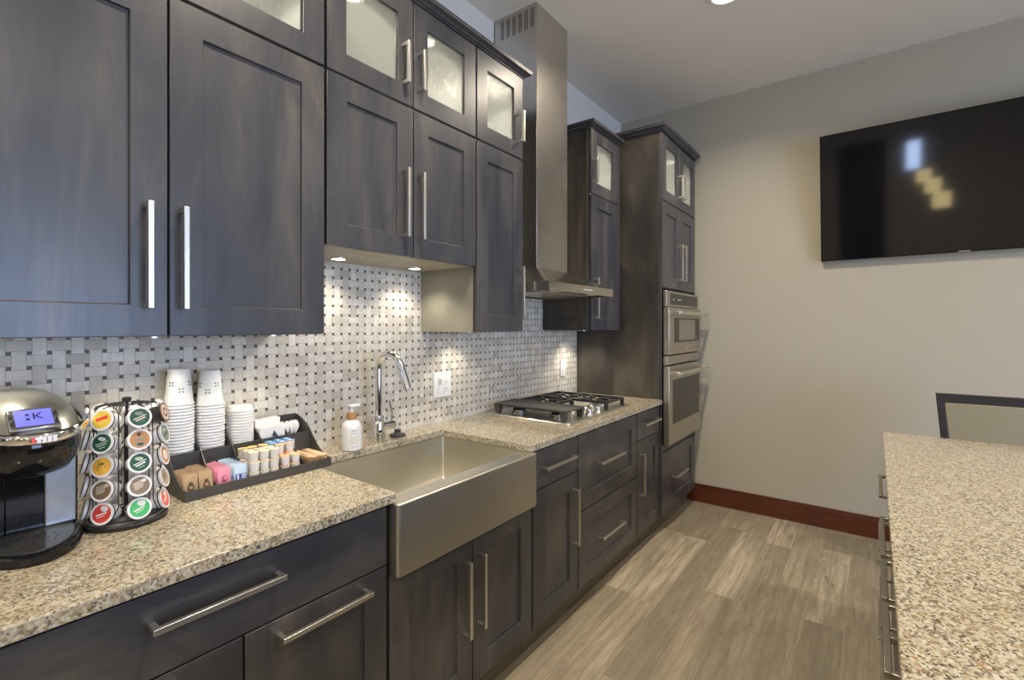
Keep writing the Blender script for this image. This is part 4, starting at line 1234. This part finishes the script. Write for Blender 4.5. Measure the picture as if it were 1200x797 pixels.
# ------------------------------------------------------------------ chair
chx0, chx1, chy = 2.045, 2.545, 3.40
t = thing('dining_chair', 'dark framed chair with olive beige padded back behind the island', 'chair', ((chx0+chx1)/2, 3.2, 0))
ccx2 = (chx0+chx1)/2
fw_ = .030
def lean(z): return chy+.10*max(0,(z-.46))/.6-.045
def inset(z): return .045*(1.04-z)/.6 if z < 1.04 else 0
def post(s):
    rings = []
    for z in (.0, .44, .70, 1.039):
        x = (chx0+inset(max(z,.46)) if s < 0 else chx1-inset(max(z,.46))); y = lean(z)+(.05*(.44-z)/.44 if z < .44 else 0)
        a, b = (x, x+fw_) if s < 0 else (x-fw_, x)
        rings.append([(a,y,z),(b,y,z),(b,y+.028,z),(a,y+.028,z)])
    return MB().loft(rings)
for s in (-1, 1): build('back_leg', post(s), CHAIRWOOD, t, bevel=.003)
build('top_rail', MB().loft([[(chx0+fw_+.0005,lean(1.0),.994),(chx0+fw_+.0005,lean(1.0)+.028,.994),(chx0+fw_+.0005,lean(1.04)+.028,1.039),(chx0+fw_+.0005,lean(1.04),1.039)],
                            [(chx1-fw_-.0005,lean(1.0),.994),(chx1-fw_-.0005,lean(1.0)+.028,.994),(chx1-fw_-.0005,lean(1.04)+.028,1.039),(chx1-fw_-.0005,lean(1.04),1.039)]]), CHAIRWOOD, t, bevel=.002)
bp = []
for z in (.52, .70, .85, .993):
    a = chx0+fw_+.002+inset(z)-.0005; b = chx1-fw_-.002-inset(z); y = lean(z)
    bp.append([(a,y+.004,z),((a+b)/2,y-.010,z),(b,y+.004,z),(b,y+.030,z),((a+b)/2,y+.040,z),(a,y+.030,z)])
build('backrest', MB().loft(bp), FABRIC, t, bevel=.004)
build('lower_rail', MB().box(chx0+.08,chx1-.08,lean(.50),lean(.50)+.025,.47,.519), CHAIRWOOD, t, bevel=.002)
build('seat', MB().loft([rr(chx0+.04,chx1-.04,2.93,3.338,.03,.405), rr(chx0+.035,chx1-.035,2.925,3.340,.03,.43), rr(chx0+.04,chx1-.04,2.93,3.338,.03,.455), rr(chx0+.08,chx1-.08,2.97,3.30,.03,.466)]), FABRIC, t, angle=60)
build('seat_frame', MB().box(chx0+.05,chx1-.05,2.94,3.333,.355,.4045), CHAIRWOOD, t, bevel=.003)
for s in (-1, 1):
    x = chx0+.05 if s < 0 else chx1-.05-.035
    build('front_leg', MB().loft([[(x+.006,2.948,0),(x+.029,2.948,0),(x+.029,2.972,0),(x+.006,2.972,0)], [(x,2.942,.3545),(x+.035,2.942,.3545),(x+.035,2.977,.3545),(x,2.977,.3545)]]), CHAIRWOOD, t, bevel=.002)

# ------------------------------------------------------------------ lamps that give light
def lamp_data(name, kind, energy, color, **k):
    l = bpy.data.lights.new(name, kind); l.energy = energy; l.color = color
    for a, v in k.items(): setattr(l, a, v)
    return l
def puck(x, y, z, label, energy=4.0, parent_light=True):
    t = thing('puck_spotlight', label, 'puck light', (x, y, z), 'puck lights under the wall cabinets')
    build('ring', MB().lathe([(.026,z-.0005),(.034,z-.0005),(.034,z-.006),(.026,z-.006)], (x,y,0), 28, cap=False).lathe([(.0261,z-.006),(.0261,z-.0005)], (x,y,0), 28, cap=False), NICKEL, t)
    build('lens', MB().lathe([(.0,z-.0005),(.0258,z-.0005),(.0258,z-.003),(.0,z-.004)], (x,y,0), 24), PUCK, t)
    L = lamp_data('puck_beam', 'SPOT', energy, (1,.90,.74), spot_size=math.radians(125), spot_blend=.7, shadow_soft_size=.022)
    o = bpy.data.objects.new('puck_beam', L); C.objects.link(o); o.parent = t; o.location = (0,0,-.012)
PZ = ZA
puck(.20, .165, ZA, 'round puck light under the big cabinet above the coffee machine', 3.6)
puck(.20, .465, ZA, 'round puck light under the big cabinet above the pod carousel', 3.6)
puck(.20, .790, ZA, 'round puck light under the big cabinet above the paper napkins', 3.6)
puck(.117, 1.094, 1.664, 'round puck light under the short cabinet, left of the pair', 5)
puck(.116, 1.483, 1.664, 'round puck light under the short cabinet, right of the pair', 5)
puck(.120, 1.83, ZA, 'round puck light under the narrow cabinet left of the hood', 4)
puck(.150, 2.99, ZA, 'round puck light under the narrow cabinet right of the hood', 7)

def downlight(x, y, energy, label):
    t = thing('ceiling_downlight', label, 'ceiling light', (x, y, ZC), 'recessed ceiling downlights')
    build('trim_ring', MB().lathe([(.068,ZC-.0005),(.092,ZC-.0005),(.090,ZC-.006),(.070,ZC-.008)], (x,y,0), 36, cap=False), WHITE_PLASTIC, t)
    build('lens', MB().lathe([(.0,ZC-.0005),(.0675,ZC-.0005),(.0675,ZC-.004),(.0,ZC-.005)], (x,y,0), 32), CAN, t)
    L = lamp_data('downlight_beam', 'AREA', energy, (1,.86,.68), shape='DISK', size=.13, spread=math.radians(150))
    o = bpy.data.objects.new('downlight_beam', L); C.objects.link(o); o.parent = t; o.location = (0,0,-.02)
E_CAN = 22
downlight(1.14, 2.765, E_CAN, 'round lit recessed light in the ceiling over the aisle')
for k, (x, y) in enumerate(((1.14,.9),(1.14,-1.2),(3.4,2.6),(3.4,.6),(3.4,-1.8),(5.2,1.2),(5.2,-2.4),(2.2,-3.9))):
    downlight(x, y, E_CAN, 'recessed ceiling light out of view elsewhere over the room')

# three glowing lamp shades reflected in the television
for k, (x, y, z) in enumerate(((2.41,-2.5,2.03),(2.46,-1.6,1.915),(2.50,-.9,1.76))):
    t = thing('pendant_lamp', ('farthest','middle','nearest')[k]+' amber pendant lamp of the row reflected in the television', 'lamp', (x, y, ZC), 'amber pendant lamps')
    build('lamp_shade', MB().box(x-.088,x+.088,y-.088,y+.088,z-.10,z+.10), SHADE, t, bevel=.01)
    build('cord', MB().cyl((x,y,z+.1005),(x,y,ZC-.021),.004,8), BLACK_METAL, t)
    build('canopy', MB().lathe([(.0,ZC-.0005),(.055,ZC-.0005),(.05,ZC-.02),(.0,ZC-.02)], (x,y,0), 24), BLACK_METAL, t)

# daylight through the two windows
def area(name, loc, rot, sx, sy, energy, color):
    L = lamp_data(name, 'AREA', energy, color, shape='RECTANGLE', size=sx, size_y=sy)
    o = bpy.data.objects.new(name, L); C.objects.link(o); o.location = loc; o.rotation_euler = rot; return o
area('window_daylight', (XR+.03, .65, 1.235), (0, PI/2, 0), 2.1, 3.0, 185, (.46,.63,1.0))
area('window_daylight', (2.43, YF-.03, 2.34), (PI/2, 0, 0), .22, .56, 5, (.5,.66,1.0))

w = bpy.data.worlds.new('world'); bpy.context.scene.world = w; w.use_nodes = True
bg = w.node_tree.nodes['Background']; bg.inputs[0].default_value = (.55,.68,.9,1); bg.inputs[1].default_value = 1.0

# ------------------------------------------------------------------ camera
F = 565.61; TH = .6437
cam = bpy.data.cameras.new('camera'); co = bpy.data.objects.new('camera', cam); C.objects.link(co)
co.location = (1.7793, 0, 1.3984); co.rotation_euler = (PI/2, 0, TH)
cam.sensor_width = 36; cam.sensor_fit = 'HORIZONTAL'; cam.lens = F/1200*36
cam.shift_y = -(398.5-382.54)/1200; cam.clip_start = .02
S = bpy.context.scene; S.camera = co
S.view_settings.view_transform = 'Standard'; S.view_settings.look = 'None'
S.view_settings.gamma = 1; S.view_settings.use_curve_mapping = False
S.view_settings.exposure = 0.0
S.cycles.max_bounces = 10; S.cycles.diffuse_bounces = 5; S.cycles.glossy_bounces = 5; S.cycles.transmission_bounces = 6
S.cycles.sample_clamp_indirect = 6
S.cycles.use_denoising = True
